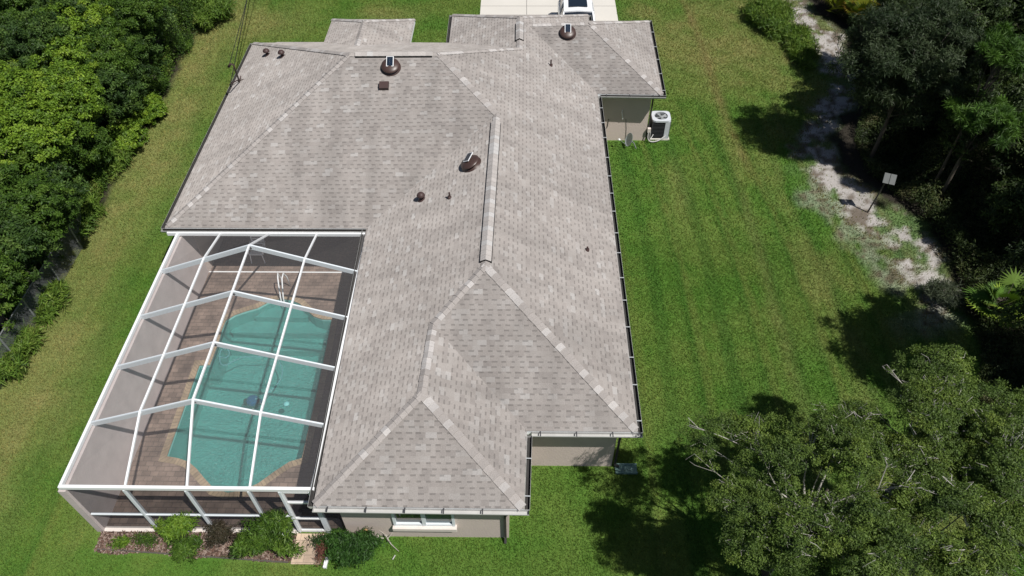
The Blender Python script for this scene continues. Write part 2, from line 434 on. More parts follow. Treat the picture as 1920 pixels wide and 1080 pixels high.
# walls
O = .42
wl = MB()
WX0, WX1, WZ0, WZ1 = -3.36, -1.74, .78, 2.0      # window opening in the rear wall
def wall(a, b, z0=-.05, z1=2.429): wl.quad((*a, z0), (*b, z0), (*b, z1), (*a, z1))
FP = [(WX1, 8.36), (-.33, 8.36), (-.33, 10.54), (2.62, 10.54), (2.62, 26.29), (5.3, 26.29), (5.3, 31.4), (2.6, 31.4), (2.6, 32.0),
      (-2.95, 32.0), (-2.95, 29.4), (-11.6, 29.4), (-11.6, 18.25), (-11.42, 18.25), (-11.42, 21.3), (-4.7, 21.3), (-4.7, 8.36), (WX0, 8.36)]
for a, b in zip(FP, FP[1:]): wall(a, b)
wall((WX0, 8.36), (WX1, 8.36), z1=WZ0); wall((WX0, 8.36), (WX1, 8.36), z0=WZ1)
for a, b in (((WX0, 8.36), (WX0, 8.5)), ((WX1, 8.5), (WX1, 8.36))): wall(a, b, WZ0, WZ1)
wl.build('wall', M['stucco'], house)
# window
wf = MB(); wt = .07
for a, b in (((WX0, 8.30, WZ0), (WX0+wt, 8.42, WZ1)), ((WX1-wt, 8.30, WZ0), (WX1, 8.42, WZ1)), (((WX0+WX1)/2-.05, 8.302, WZ0), ((WX0+WX1)/2+.05, 8.42, WZ1)),
             ((WX0+wt, 8.31, WZ0), (WX1-wt, 8.42, WZ0+.09)), ((WX0+wt, 8.31, WZ1-wt), (WX1-wt, 8.42, WZ1))): wf.box(a, b)
win = wf.build('window', M['frame'], house)
xm = (WX0+WX1)/2
pn = MB(); pn.box((WX0+wt, 8.375, WZ0+.09), (xm-.05, 8.39, WZ1-wt)); pn.build('pane', M['glass'], win)
pn = MB(); pn.box((xm+.05, 8.365, WZ0+.09), (WX1-wt, 8.38, WZ1-wt)); pn.build('pane', M['glass_teal'], win)
sb = MB(); sb.box((WX0-.04, 8.22, .62), (WX1+.04, 8.362, WZ0-.003)); sb.build('sill', M['sill'], win, bevel=.01)
# sliding doors inside the lanai and on the pool side wall
sd = MB(); sd.box((-10.9, 21.16, .05), (-5.2, 21.29, 2.25)); sdo = sd.build('sliding_door', M['frame'], house)  # lanai door widened so its dark glass stands in for shade at the back
g_ = MB(); [g_.box((-10.82+k*1.4, 21.13, .12), (-9.50+k*1.4, 21.155, 2.2)) for k in range(4)]; g_.build('pane', M['glass'], sdo)
sd = MB(); sd.box((-4.84, 13.2, .05), (-4.71, 15.4, 2.15)); sdo = sd.build('sliding_door', M['frame'], house)
g_ = MB(); [g_.box((-4.87, 13.28+k*1.08, .15), (-4.845, 14.24+k*1.08, 2.07)) for k in range(2)]; g_.build('pane', M['glass'], sdo)

# ridge and hip caps, each line a chain of overlapping bent shingles
def caps(p, q, up0=.0, w_=.12, light=.34, seed=0):
    rg = random.Random(seed); p = Vector(p); q = Vector(q); d = (q-p); L = d.length; d.normalize()
    sd_ = d.cross(Vector((0, 0, 1))).normalized(); n = max(1, int(L/.185)); st = L/n
    mb = MB(); cols = []
    flat = abs(d.z) < .05
    slope = T if flat else T*.70
    for k in range(n):
        a = p+d*(k*st); b = p+d*((k+1)*st+.06)
        za = .034; zb = .012
        j = rg.uniform(-.006, .006)
        c = rg.random()
        base = Vector((.335, .31, .296))*rg.uniform(.9, 1.08)
        if c < light: base = Vector((.43, .41, .40))*rg.uniform(.9, 1.1)
        pts = []
        for e, z in ((a, za), (b, zb)):
            for s_ in (-1, 0, 1):
                pts.append(e + sd_*(s_*w_+j) + Vector((0, 0, z - abs(s_)*w_*slope)))
        for s_ in (-1, 0, 1): pts.append(a + sd_*(s_*w_+j) + Vector((0, 0, za-.03-abs(s_)*w_*slope)))
        i = len(mb.v); mb.v += [tuple(x) for x in pts]; cols += [(*base, 1)]*9
        for f in ((0,1,4,3),(1,2,5,4),(6,7,1,0),(7,8,2,1)): mb.f.append(tuple(i+x for x in f)); mb.uv.append(None)
    return mb.build('ridge_cap', M['cap'], roof_o, colors=cols)
lines = [(e3(A), ap1), (e3(B), ap1), (ap1, j1), (j1, ap3), (e3(D), ap3), (ap3, r3), (e3(H), apL), (r3, apR), (apL, apR), (e3(I), apL), (e3(Ff), apG), (gR, apG), (e3(G), apG), (apX, jX), (jX, apR), (e3(X0), apX), (e3(X1), apX), (e3(P0), apP), (e3(P1), apP), (jP, apP)]
for k, (p, q) in enumerate(lines):
    p = Vector(p); q = Vector(q)
    if p.z < EZ+.01: p = p.lerp(q, .012)
    caps(p, q, seed=k+3)
# raised ridge vents with dark baffles
def ridge_vent(p, q, seed):
    p = Vector(p); q = Vector(q); d = (q-p).normalized(); s_ = d.cross(Vector((0, 0, 1))).normalized()
    mb = MB(); w_ = .17; up_ = Vector((0, 0, 1))
    prof = [(-w_-.004, -w_*T-.02), (-w_-.004, -w_*T+.045), (0, .062), (w_+.004, -w_*T+.045), (w_+.004, -w_*T-.02)]
    pts = [e+s_*a+up_*b for e in (p, q) for a, b in prof]
    i = 0; mb.v = [tuple(x) for x in pts]
    for k in range(4): mb.f.append((k, k+1, k+6, k+5)); mb.uv.append(None)
    mb.f.append((0, 1, 2, 3, 4)); mb.f.append((9, 8, 7, 6, 5)); mb.uv += [None, None]
    rv = mb.build('ridge_vent', M['black'], house)
    rg = random.Random(seed); n = int((q-p).length/.2); mb = MB(); cols = []
    for k in range(n):
        a = p+d*((q-p).length*k/n); b = p+d*((q-p).length*(k+1)/n+.03)
        base = Vector((.40, .375, .36))*rg.uniform(.92, 1.1) if rg.random() > .2 else Vector((.46, .45, .445))
        pts = [e+s_*(x*w_)+up_*((.080 if e is a else .072)-abs(x)*w_*T) for e in (a, b) for x in (-.93, 0, .93)]
        i = len(mb.v); mb.v += [tuple(x) for x in pts]; cols += [(*base, 1)]*6
        for f in ((0,1,4,3),(1,2,5,4)): mb.f.append(tuple(i+x for x in f)); mb.uv.append(None)
    mb.build('cap', M['cap'], rv, colors=cols)
dd = (r3-ap3); ridge_vent(ap3+dd*.02, ap3+dd*.93, 5)
dd = (apR-apL); ridge_vent(apL+dd*.07, apL+dd*.93, 6)
ridge_vent(jX+(apX-jX)*.25, jX+(apX-jX)*.8, 7)

# gutters
def gutter(a, b, hang=.61, dark=False, trim=(0, 0)):
    """outside is to the right of a->b"""
    a = Vector((*a, 0)); b = Vector((*b, 0)); L = (b-a).length; d = (b-a)/L; o = Vector((d.y, -d.x, 0))
    prof = [(.004, -.03), (.004, -.135), (.10, -.135), (.140, -.06), (.140, -.022), (.134, -.022), (.130, -.058), (.095, -.128), (.010, -.128), (.010, -.03)]
    mb = MB(); a2 = a - d*trim[0]; b2 = b + d*trim[1]
    for e in (a2, b2):
        mb.v += [tuple(e+o*x+Vector((0, 0, EZ+z))) for x, z in prof]
    n = len(prof)
    for k in range(n): mb.f.append((k, (k+1) % n, n+(k+1) % n, n+k)); mb.uv.append(None)
    mb.f.append((0, 1, 2, 3, 4)); mb.f.append((n+4, n+3, n+2, n+1, n)); mb.uv += [None, None]
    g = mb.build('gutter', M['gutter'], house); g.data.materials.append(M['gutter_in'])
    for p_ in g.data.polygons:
        if 5 <= p_.index <= 8 and not (dark and a.y < 15): p_.material_index = 1  # inner faces get the painted shade, except on the sunlit rear runs
    if hang:
        k = .35
        while k < L-.1:
            h = MB(); p = a+d*k+Vector((0, 0, EZ-.016)); h.beam(p-o*.03, p+o*.142, .03, .008)
            h.build('hanger', M['dark_line' if dark else 'hanger'], g); k += hang*random.uniform(1.5, 2.1) if not dark else hang*1.55
    return g
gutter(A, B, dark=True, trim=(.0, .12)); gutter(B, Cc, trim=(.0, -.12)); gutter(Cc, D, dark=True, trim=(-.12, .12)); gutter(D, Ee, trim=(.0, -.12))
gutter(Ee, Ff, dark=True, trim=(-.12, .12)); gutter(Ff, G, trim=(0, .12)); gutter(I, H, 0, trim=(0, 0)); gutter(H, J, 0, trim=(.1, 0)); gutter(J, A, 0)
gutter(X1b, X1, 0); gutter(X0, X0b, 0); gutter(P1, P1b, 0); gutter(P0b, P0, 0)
def downspout(x, y, ox, oy, zt=2.46, foot=True):
    mb = MB()
    mb.tube([(x+ox, y+oy, zt), (x+ox*.4, y+oy*.4, zt-.22), (x, y, zt-.38), (x, y, .18), (x+ox*.35, y+oy*.35, .05)], .042, 4)
    return mb.build('downspout', M['downspout'], house)
downspout(-.42, 8.30, 0, -.35); downspout(2.70, 10.50, .35, 0); downspout(5.38, 26.33, .3, 0); downspout(.05, 10.45, -.1, -.2); 

# roof surface finder for vents
def on_roof(px, py):
    planes = [(A, (1, 0)), (D, (-1, 0)), (H, (0, 1))]
    best = None
    return best
def hit(px, py):
    o = Vector((0, 0, CAM_H)); p = at(px, py, 0); d = (p-o).normalized()
    dg = bpy.context.evaluated_depsgraph_get()
    me = roof_o.data; loc = root_loc(house)
    best = None
    for t in me.polygons:
        vs = [me.vertices[i].co + loc for i in t.vertices]; n = (vs[1]-vs[0]).cross(vs[2]-vs[0]).normalized()
        dn = d.dot(n)
        if abs(dn) < 1e-6: continue
        s_ = (vs[0]-o).dot(n)/dn; q = o+d*s_
        ok = all((vs[(k+1) % 3]-vs[k]).cross(q-vs[k]).dot(n) >= -1e-6 for k in range(3))
        if ok and (best is None or s_ < best[0]): best = (s_, q, n if n.z > 0 else -n)
    return best[1], best[2]
def frameM(n, yaw=0.):
    x = Vector((1, 0, 0)); x = (x - n*x.dot(n)).normalized(); y = n.cross(x)
    return Matrix((x, y, n)).transposed() @ Matrix.Rotation(yaw, 3, 'Z')
def solar_vent(px, py, sc=1., tilt=(0, 0)):
    p, n = hit(px, py); Mx = frameM(n)
    mb = MB(); mb.lathe(p, [(.36*sc, -.01), (.36*sc, .012), (.22*sc, .02), (.2*sc, .10*sc), (.31*sc, .10*sc), (.335*sc, .115*sc), (.33*sc, .135*sc), (.29*sc, .17*sc), (.2*sc, .205*sc), (.08*sc, .225*sc), (.01, .228*sc)], 28, Mx)
    v = mb.build('solar_roof_vent', M['bronze'], house, smooth=True)
    c = p + n*(.26*sc) + Vector((0, .07, .03))
    rt = Mx @ Matrix.Rotation(R(14), 3, 'X') if tilt == (0, 0) else Mx @ Matrix.Rotation(tilt[1], 3, 'Y') @ Matrix.Rotation(tilt[0], 3, 'Z')
    def bx(mb, sx, sy, z0, z1, cx=0, cyy=0):
        i = len(mb.v)
        for z in (z0, z1):
            for x, y in ((-sx, -sy), (sx, -sy), (sx, sy), (-sx, sy)): mb.v.append(tuple(c + rt @ Vector((x+cx, y+cyy, z))))
        for f in ((0,3,2,1),(4,5,6,7),(0,1,5,4),(1,2,6,5),(2,3,7,6),(3,0,4,7)): mb.f.append(tuple(i+k for k in f)); mb.uv.append(None)
    f = MB(); bx(f, .13*sc, .185*sc, -.02, 0); bx(f, .03, .03, -.1, -.02); f.build('panel_frame', M['white'], v)
    f = MB(); 
    for a in (-1, 1): bx(f, .052*sc, .165*sc, .001, .006, cx=a*.0535*sc)
    f.build('solar_panel', M['solar'], v)
solar_vent(733, 127); solar_vent(1064, 63); solar_vent(884, 309, 1.0, tilt=(R(-28), R(-12)))
def hood_vent(px, py, sc=1.):
    p, n = hit(px, py); mb = MB()
    mb.tube([p-n*.02, p+Vector((0, 0, .20*sc))], .05*sc, 10)
    mb.lathe(p+Vector((0, 0, .14*sc)), [(.10*sc, 0), (.14*sc, .02), (.135*sc, .06*sc), (.09*sc, .12*sc), (.03*sc, .15*sc)], 14)
    mb.lathe(p, [(.16*sc, -.03), (.13*sc, .012), (.06*sc, .02)], 12, frameM(n))
    return mb.build('exhaust_vent', M['brown'], house, smooth=True)
hood_vent(501, 103); hood_vent(529, 106); hood_vent(790, 374, 1.0)
def pipe_vent(px, py, h=.22):
    p, n = hit(px, py); mb = MB(); mb.tube([p-n*.02, p+Vector((0, 0, h))], .03, 8); mb.lathe(p, [(.09, -.03), (.07, .015), (.035, .08)], 10, frameM(n))
    return mb.build('vent_pipe', M['brown'], house)
pipe_vent(843, 371); pipe_vent(1033, 123, .26); pipe_vent(1101, 469, .14)
p, n = hit(721, 162); mb = MB(); Mx = frameM(n)
prof = [(-.16, 0), (-.15, .13), (-.05, .17), (.10, .17), (.17, .03)]
for x in (-.16, .16): mb.v += [tuple(p + Mx @ Vector((x, y, z))) for y, z in prof]
mb.f = [(0,1,2,3,4), (9,8,7,6,5)] + [(k, (k+1) % 5, 5+(k+1) % 5, 5+k) for k in range(5)]; mb.uv = [None]*7
mb.build('box_vent', M['brown'], house)
# hose bib and small fittings on the walls
mb = MB(); mb.tube([(4.15, 26.28, 1.55), (4.13, 26.2, 1.5), (4.2, 26.2, 1.15)], .018, 6); mb.build('wall_bracket', M['white'], house)
mb = MB(); mb.tube([(3.62, 26.27, 1.1), (3.60, 26.27, .7), (3.45, 26.27, .45), (3.3, 26.26, .3)], .012, 5); mb.build('wall_cable', M['dark_line'], house); mb = MB(); mb.tube([(4.35, 26.28, 1.1), (4.42, 26.28, .6), (4.45, 26.27, .1)], .008, 5); mb.build('wall_cable', M['dark_line'], house)
# service mast
b_, n_ = hit(449, 153)
ms = empty('service_mast', b_, 'dark bent electric service mast at the left roof edge', 'service mast')
t1 = b_ + Vector((-.05, 0, .05)); top = at(438, 122, 4.25)
mb = MB(); mb.tube([b_-Vector((0, 0, .05)), b_.lerp(top, .6), top, top+Vector((-.12, .03, .03)), top+Vector((-.22, .0, -.08))], [.035, .033, .033, .05, .055], 8); mb.build('pole', M['brown'], ms, smooth=True)
mb = MB(); mb.tube([b_+Vector((0, 0, .1)), b_+Vector((-.45, -.05, -.12))], .022, 6); mb.tube([b_+Vector((-.08, .05, .0)), b_+Vector((.22, .02, .1))], .022, 6); mb.tube([b_+Vector((0, -.1, .0)), b_+Vector((.02, .25, .1))], .022, 6); mb.build('brace', M['brown'], ms)
def wire(name, a, b, sag, r, label):
    a = Vector(a); b = Vector(b)
    pts = [a.lerp(b, t/16) - Vector((0, 0, sag*4*(t/16)*(1-t/16))) for t in range(17)]
    mb = MB(); mb.tube(pts, r, 5); return tag(mb.build(name, M['wire'], None), label, 'wire', 'overhead wires to the roof mast')
wire('power_line', top+Vector((-.2, 0, -.05)), (-15.5, 62, 7.2), .5, .014, 'dark service wire running from the roof mast over the lawn, the right one')
wire('power_line', at(432, 158, 2.7), (-16.6, 62, 7.0), .4, .018, 'dark thicker wire passing left of the roof mast toward the far lawn')

# ------------------------------------------------------------------ pool enclosure
cage = empty('pool_enclosure', (-8.35, 13.1, 0), 'white framed screened pool cage attached to the house', 'pool enclosure')
XL, XR, XC, ZE, ZP = -11.56, -5.22, -8.39, 2.5, 3.66
YB = [8.47, 10.33, 12.18, 14.05, 15.95]; YH = 17.68
xs = [XL, (XL+XC)/2, XC, (XR+XC)/2, XR]; zs = [ZE, (ZE+ZP)/2, ZP, (ZE+ZP)/2, ZE]
fx = [XL, -9.92, -8.36, -6.78, XR]; bx_ = [XL, -10.12, -8.48, -6.88, XR-.02]
rows = [[(fx[i], YB[0], ZE) for i in range(5)]] + [[(xs[i], y, zs[i]) for i in range(5)] for y in YB[1:]] + [[(bx_[i], YH, ZE) for i in range(5)]]
rows = [[Vector(p) for p in r_] for r_ in rows]
for r_ in rows[1:-1]:
    for k in (0, 2):
        mb = MB(); mb.beam(r_[k], r_[k+1], .045, .17); mb.beam(r_[k+1], r_[k+2], .045, .17); mb.build('rafter', M['frame'], cage)
for c in range(1, 4):
    for k in range(len(rows)-1):
        mb = MB(); o_ = Vector((0, 0, .012)); mb.beam(rows[k][c]+o_, rows[k+1][c]+o_, .05, .06); mb.build('purlin', M['white'], cage)
mb = MB(); mb.beam(rows[0][0]-Vector((.03, 0, -.02)), rows[0][4]+Vector((.06, 0, .02)), .08, .11); mb.build('front_beam', M['white'], cage)
mb = MB(); mb.beam(rows[-1][0]+Vector((-.35, 0, .03)), rows[-1][4]+Vector((0, 0, .03)), .10, .12); mb.build('rear_beam', M['white'], cage)
mb = MB(); mb.beam((XL, 8.52, ZE+.015), (XL, YH, ZE+.015), .07, .12); mb.build('side_beam', M['white'], cage)
mb = MB(); mb.beam((XR, 8.52, ZE+.015), (XR, YH, ZE+.015), .07, .12); mb.build('side_beam', M['white'], cage)
for x, w_ in ((-9.98, .05), (-8.42, .05), (-6.84, .05), (-6.06, .06), (-5.27, .12)):
    mb = MB(); mb.box((x-w_/2, 8.42, .02), (x+w_/2, 8.53, ZE-.11)); mb.build('post', M['frame'], cage)
xa = [XL+.1, -9.98, -8.42, -6.84, -6.06]
for k in range(4):
    mb = MB(); mb.box((xa[k]+.03, 8.44, .945), (xa[k+1]-.03, 8.50, .985)); mb.build('mid_rail', M['frame'], cage)
dr = MB()
for z0, z1 in ((.03, .14), (.80, .87), (1.72, 1.80), (2.3, 2.37)): dr.box((-5.99, 8.44, z0), (-5.34, 8.5, z1))
dr.box((-6.025, 8.44, .03), (-5.985, 8.5, 2.37)); dr.box((-5.345, 8.44, .03), (-5.335, 8.5, 2.37))
dro = dr.build('screen_door', M['white'], cage)
mb = MB(); mb.box((-5.2, 8.435, 1.45), (-4.68, 8.5, 1.5)); mb.build('mid_rail', M['frame'], cage)
def panel(pts, mat, par=cage):
    mb = MB(); q = [Vector(p) for p in pts]
    mb.quad(*q); return mb.build('screen_panel', mat, par)
for k in range(len(rows)-1):
    for c in range(4):
        d_ = Vector((0, 0, -.03)); panel([rows[k][c]+d_, rows[k][c+1]+d_, rows[k+1][c+1]+d_, rows[k+1][c]+d_], M['screen'])
for k in range(4): panel([(xa[k], 8.475, .1), (xa[k+1], 8.475, .1), (xa[k+1], 8.475, 2.4), (xa[k], 8.475, 2.4)], M['screen_wall'])
panel([(-6.0, 8.47, .1), (-5.34, 8.47, .1), (-5.34, 8.47, 2.35), (-6.0, 8.47, 2.35)], M['screen_wall'], dro)
panel([(-5.2, 8.475, .1), (-4.67, 8.475, .1), (-4.67, 8.475, 2.42), (-5.2, 8.475, 2.42)], M['screen_wall'])
# solid side wall of the enclosure (stands on the deck edge, a wall of its own)
pw = MB(); pw.box((XL-.09, 8.40, -.05), (XL+.10, 18.24, 2.352)); pwo = tag(pw.build('privacy_wall', M['stucco_in'], None), 'tall solid stucco wall along the left side of the pool cage', 'wall')
cb = MB(); cb.box((XL+.101, 8.40, -.05), (-6.1, 8.55, .03)); cb.build('curb', M['sill'], cage)

# ------------------------------------------------------------------ pool and deck
def at_list(L, z): return [at(a, b, z) for a, b in L]
PO = [(-10.2, 15.95), (-9.95, 16.2), (-9.6, 16.38), (-9.25, 16.52), (-8.95, 16.78), (-8.55, 16.95), (-8.15, 16.9), (-7.8, 16.72), (-7.5, 16.42), (-7.2, 16.15), (-6.9, 16.03), (-6.55, 16.02),
      (-6.5, 14.26), (-6.48, 12.5), (-6.48, 10.7), (-6.82, 10.58), (-7.2, 10.25), (-7.57, 9.88), (-7.95, 9.66), (-8.37, 9.58), (-8.8, 9.70), (-9.2, 10.05), (-9.5, 10.33), (-9.8, 10.55), (-10.15, 10.66),
      (-10.5, 10.72), (-10.52, 12.3), (-10.54, 14.04), (-10.2, 14.06), (-10.17, 15.0), (-10.22, 15.5)]
PO = PO[::-1]   # now counter-clockwise? ensure
def area(P): return sum(P[i][0]*P[(i+1) % len(P)][1]-P[(i+1) % len(P)][0]*P[i][1] for i in range(len(P)))/2
if area(PO) < 0: PO = PO[::-1]
def offset(P, d):
    out = []
    for i in range(len(P)):
        a, b, c = Vector(P[i-1]), Vector(P[i]), Vector(P[(i+1) % len(P)])
        n1 = Vector(((b-a).y, -(b-a).x)).normalized(); n2 = Vector(((c-b).y, -(c-b).x)).normalized(); n = (n1+n2).normalized()
        k = min(1.5, 1/max(.3, n.dot(n1))); out.append(tuple(b+n*d*k))
    return out
PC = offset(PO, .20)
pool = empty('swimming_pool', (-8.4, 13.2, 0), 'teal swimming pool with curved ends and tan brick coping', 'swimming pool')
ZW = -.09; ZF = -1.15
bs = MB(); n_ = len(PO)
for k in range(n_):
    a = PO[k]; b = PO[(k+1) % n_]; bs.quad((*a, -.01), (*b, -.01), (*b, ZF), (*a, ZF))
tess([PO], ZF, bs); bs.build('basin', M['basin'], pool)
for k, (y0, z) in enumerate(((16.35, -.30), (15.85, -.55), (15.3, -.85))):
    pts = [(x, y) for x, y in PO if y > y0+.05]
    pts = sorted(pts, key=lambda p_: p_[0]); 
    x0 = pts[0][0] if k else -9.4; x1 = pts[-1][0]
    poly = [(max(x0, -10.15)+.01, y0)] + [(x, y-.01) for x, y in pts] + [(x1-.01, y0)]
    mb = MB(); tess([poly], z, mb)
    mb.quad((poly[0][0], y0, z), (poly[-1][0], y0, z), (poly[-1][0], y0, ZF), (poly[0][0], y0, ZF)); mb.build('step', M['basin'], pool)
wt_ = MB(); tess([offset(PO, -.002)], ZW, wt_); wt_.build('water', M['water'], pool)
cpg = MB(); s_ = 0
for k in range(n_):
    a, b = PO[k], PO[(k+1) % n_]; c, d_ = PC[(k+1) % n_], PC[k]; L = (Vector(b)-Vector(a)).length
    cpg.quad((*a, .022), (*b, .022), (*c, .022), (*d_, .022), uv=[(s_, .05), (s_+L, .05), (s_+L, .5), (s_, .5)])
    cpg.quad((*b, .022), (*a, .022), (*a, -.02), (*b, -.02), uv=[(s_, .05), (s_+L, .05), (s_+L, .5), (s_, .5)])
    s_ += L
cpg.build('coping', M['coping'], pool)
dk = MB(); DO = [(XL+.102, 8.56), (-4.72, 8.56), (-4.72, 21.28), (XL+.102, 21.28)]
tess([DO, offset(PO, .02)[::-1]], .008, dk)
tag(dk.build('pool_deck', M['paver'], None), kind='structure')
# drain strip
mb = MB(); mb.box((XL+.105, 18.22, .0), (-5.0, 18.27, .02)); tag(mb.build('deck_drain', M['white'], None), 'thin white drain strip across the pool deck pavers', 'drain')
# pool handrail
hr = empty('pool_handrail', (-8.4, 16.9, 0), 'white looped handrail at the far end of the pool', 'handrail')
for dx in (0, .24):
    pts = [Vector((-8.55+dx, 17.55, .02)), Vector((-8.55+dx, 17.5, .55)), Vector((-8.53+dx*.8, 17.38, .86)), Vector((-8.5+dx*.6, 17.2, .80)), Vector((-8.48+dx*.5, 17.0, .50)), Vector((-8.47+dx*.4, 16.85, .2)), Vector((-8.47+dx*.4, 16.72, -.25))]
    mb = MB(); mb.tube(pts, .024, 8); mb.build('rail', M['white'], hr, smooth=True)
# pool cleaner with floating hose
pc = empty('pool_cleaner', at(474, 752, -.4), 'blue robotic cleaner on the pool floor with pale hose', 'pool cleaner'); q = at(474, 752, -.45)
mb = MB(); mb.lathe(q, [(.02, .16), (.12, .15), (.19, .08), (.2, .0), (.15, -.06), (.03, -.08)], 14); mb.box((q.x-.28, q.y-.06, q.z-.04), (q.x+.28, q.y+.06, q.z+.05)); mb.build('body', M['blue'], pc, bevel=.01)
for sx in (-1, 1):
    mb = MB(); mb.lathe(q+Vector((sx*.23, -.02, -.02)), [(.1, -.04), (.12, 0), (.1, .04)], 12, Matrix.Rotation(R(90), 3, 'Y')); mb.build('wheel', M['black'], pc)
hp = at_list([(488, 744), (505, 735), (520, 722), (531, 700), (527, 682), (514, 668), (498, 668), (478, 670), (462, 668), (445, 673), (428, 683), (415, 686), (411, 672), (413, 656), (425, 652), (432, 663), (424, 672), (410, 668)], -.16)
hp = [q+Vector((0, 0, .1)), hp[0]-Vector((0, 0, .1))] + hp
def smooth_path(P, it=2):
    for _ in range(it):
        Q = [P[0]]
        for a, b in zip(P, P[1:]): Q += [a.lerp(b, .25), a.lerp(b, .75)]
        P = Q+[P[-1]]
    return P
mb = MB(); mb.tube(smooth_path(hp), .02, 6); mb.build('hose', M['hose'], pc, smooth=True)
q = at(537, 757, ZW); mb = MB(); mb.lathe(q, [(.03, -.06), (.09, -.04), (.10, .0), (.08, .03), (.02, .05)], 12); tag(mb.build('chlorine_float', mat_simple('float_aqua', (.16, .46, .46), .5), None, smooth=True), 'small pale aqua float bobbing on the pool water', 'pool float')
# patio chair in the shade of the lanai
pch = empty('patio_chair', (-9.75, 18.9, 0), 'white patio chair under the lanai roof edge', 'chair')
x, y = -9.75, 18.95
mb = MB(); mb.box((x-.24, y-.24, .40), (x+.24, y+.24, .44)); mb.build('seat', M['white'], pch, bevel=.01)
mb = MB(); mb.beam((x-.22, y+.23, .44), (x-.22, y+.32, .9), .05, .03, (0, 1, 0)); mb.beam((x+.22, y+.23, .44), (x+.22, y+.32, .9), .05, .03, (0, 1, 0))
for k in range(4): mb.box((x-.2, y+.235+k*.02, .52+k*.1), (x+.2, y+.26+k*.02, .58+k*.1))
mb.build('backrest', M['white'], pch)
for sx in (-1, 1):
    for s2 in (-1, 1):
        mb = MB(); mb.tube([(x+sx*.22, y+s2*.22, .40), (x+sx*.25, y+s2*.26, .012)], .02, 6); mb.build('leg', M['white'], pch)
    mb = MB(); mb.box((x+sx*.26-.025, y-.22, .62), (x+sx*.26+.025, y+.26, .65)); mb.box((x+sx*.26-.02, y-.2, .40), (x+sx*.26+.02, y-.16, .62)); mb.build('armrest', M['white'], pch)

# ------------------------------------------------------------------ yard things
# air conditioner
acr = empty('air_conditioner', (5.95, 26.62, 0), 'grey outdoor air conditioner with round fan grille by the garage wall', 'air conditioner')
ax0, ax1, ay0, ay1, az = 5.52, 6.30, 26.32, 27.05, .98
mb = MB(); mb.box((ax0-.03, ay0-.03, -.02), (ax1+.05, ay1+.05, .05)); mb.build('pad', M['concrete'], acr)
mb = MB(); mb.box((ax0+.03, ay0+.03, .07), (ax1-.03, ay1-.03, az-.07)); mb.build('coil', M['coil'], acr)
mb = MB(); mb.box((ax1-.22, ay0+.002, .07), (ax1, ay0+.04, az-.06)); mb.box((ax1-.02, ay0+.002, .07), (ax1+.002, ay0+.25, az-.06)); mb.build('service_panel', M['ac'], acr)
lv = MB()
for k in range(11): lv.box((ax0, ay0+.012, .13+k*.07), (ax1-.22, ay0+.026, .14+k*.07))
for x in (ax0, ax1-.03):
    for y in (ay0+.01, ay1-.03): lv.box((x, y, .07), (x+.03, y+.03, az-.06))
lv.build('louvre', M['dark_line'], acr)
tp = MB(); cxa, cya = (ax0+ax1)/2, (ay0+ay1)/2; nseg = 32
ring = []
def sq(t):
    c, s = math.cos(t), math.sin(t); k = (abs(c)**6+abs(s)**6)**(-1/6); return (cxa+c*k*.40, cya+s*k*.375)
for k in range(nseg):
    t0, t1 = 2*math.pi*k/nseg, 2*math.pi*(k+1)/nseg
    a, b = sq(t0), sq(t1); c_, d_ = (cxa+.285*math.cos(t1), cya+.285*math.sin(t1)), (cxa+.285*math.cos(t0), cya+.285*math.sin(t0))
    tp.quad((*a, az), (*b, az), (*c_, az+.012), (*d_, az+.012)); tp.quad((*a, az-.08), (*b, az-.08), (*b, az), (*a, az)); tp.quad((*d_, az+.012), (*c_, az+.012), (*c_, az-.12), (*d_, az-.12))
tp.build('top_cover', M['ac'], acr)
fn = MB()
for k in range(4):
    t = k*math.pi/2+.4; a = Vector((math.cos(t), math.sin(t), 0)); b = Vector((-math.sin(t), math.cos(t), 0)); c0 = Vector((cxa, cya, az-.06))
    fn.quad(c0+a*.05-b*.04, c0+a*.26-b*.10, c0+a*.26+b*.08+Vector((0, 0, .05)), c0+a*.05+b*.04+Vector((0, 0, .02)))
fn.lathe((cxa, cya, az-.08), [(.07, 0), (.07, .06), (.04, .08)], 12); fn.build('fan', M['hanger'], acr)
gr = MB()
for r_ in (.06, .11, .16, .21, .26):
    gr.tube([(cxa+r_*math.cos(t*math.pi/12), cya+r_*math.sin(t*math.pi/12), az+.02+.02*(1-r_/.28)) for t in range(25)], .004, 4, False)
for k in range(8): gr.tube([(cxa+.03*math.cos(k*.785), cya+.03*math.sin(k*.785), az+.04), (cxa+.285*math.cos(k*.785), cya+.285*math.sin(k*.785), az+.015)], .004, 4)
gr.build('fan_grille', M['galv'], acr)
mb = MB(); mb.tube(smooth_path([Vector(v) for v in ((6.15, 26.28, .25), (5.85, 26.12, .08), (5.5, 26.08, .05), (5.36, 26.12, .2), (5.38, 26.18, .5))]), .025, 6); mb.tube(smooth_path([Vector(v) for v in ((5.62, 26.3, .3), (5.50, 26.15, .15), (5.45, 26.15, .25), (5.46, 26.2, .5))]), .018, 6); mb.build('line_set', M['gutter'], acr)
mb = MB(); mb.box((5.32, 26.16, .48), (5.46, 26.28, .68)); tag(mb.build('disconnect_box', M['sill'], None, bevel=.01), 'small white electrical box on the wall left of the air conditioner', 'electrical box')
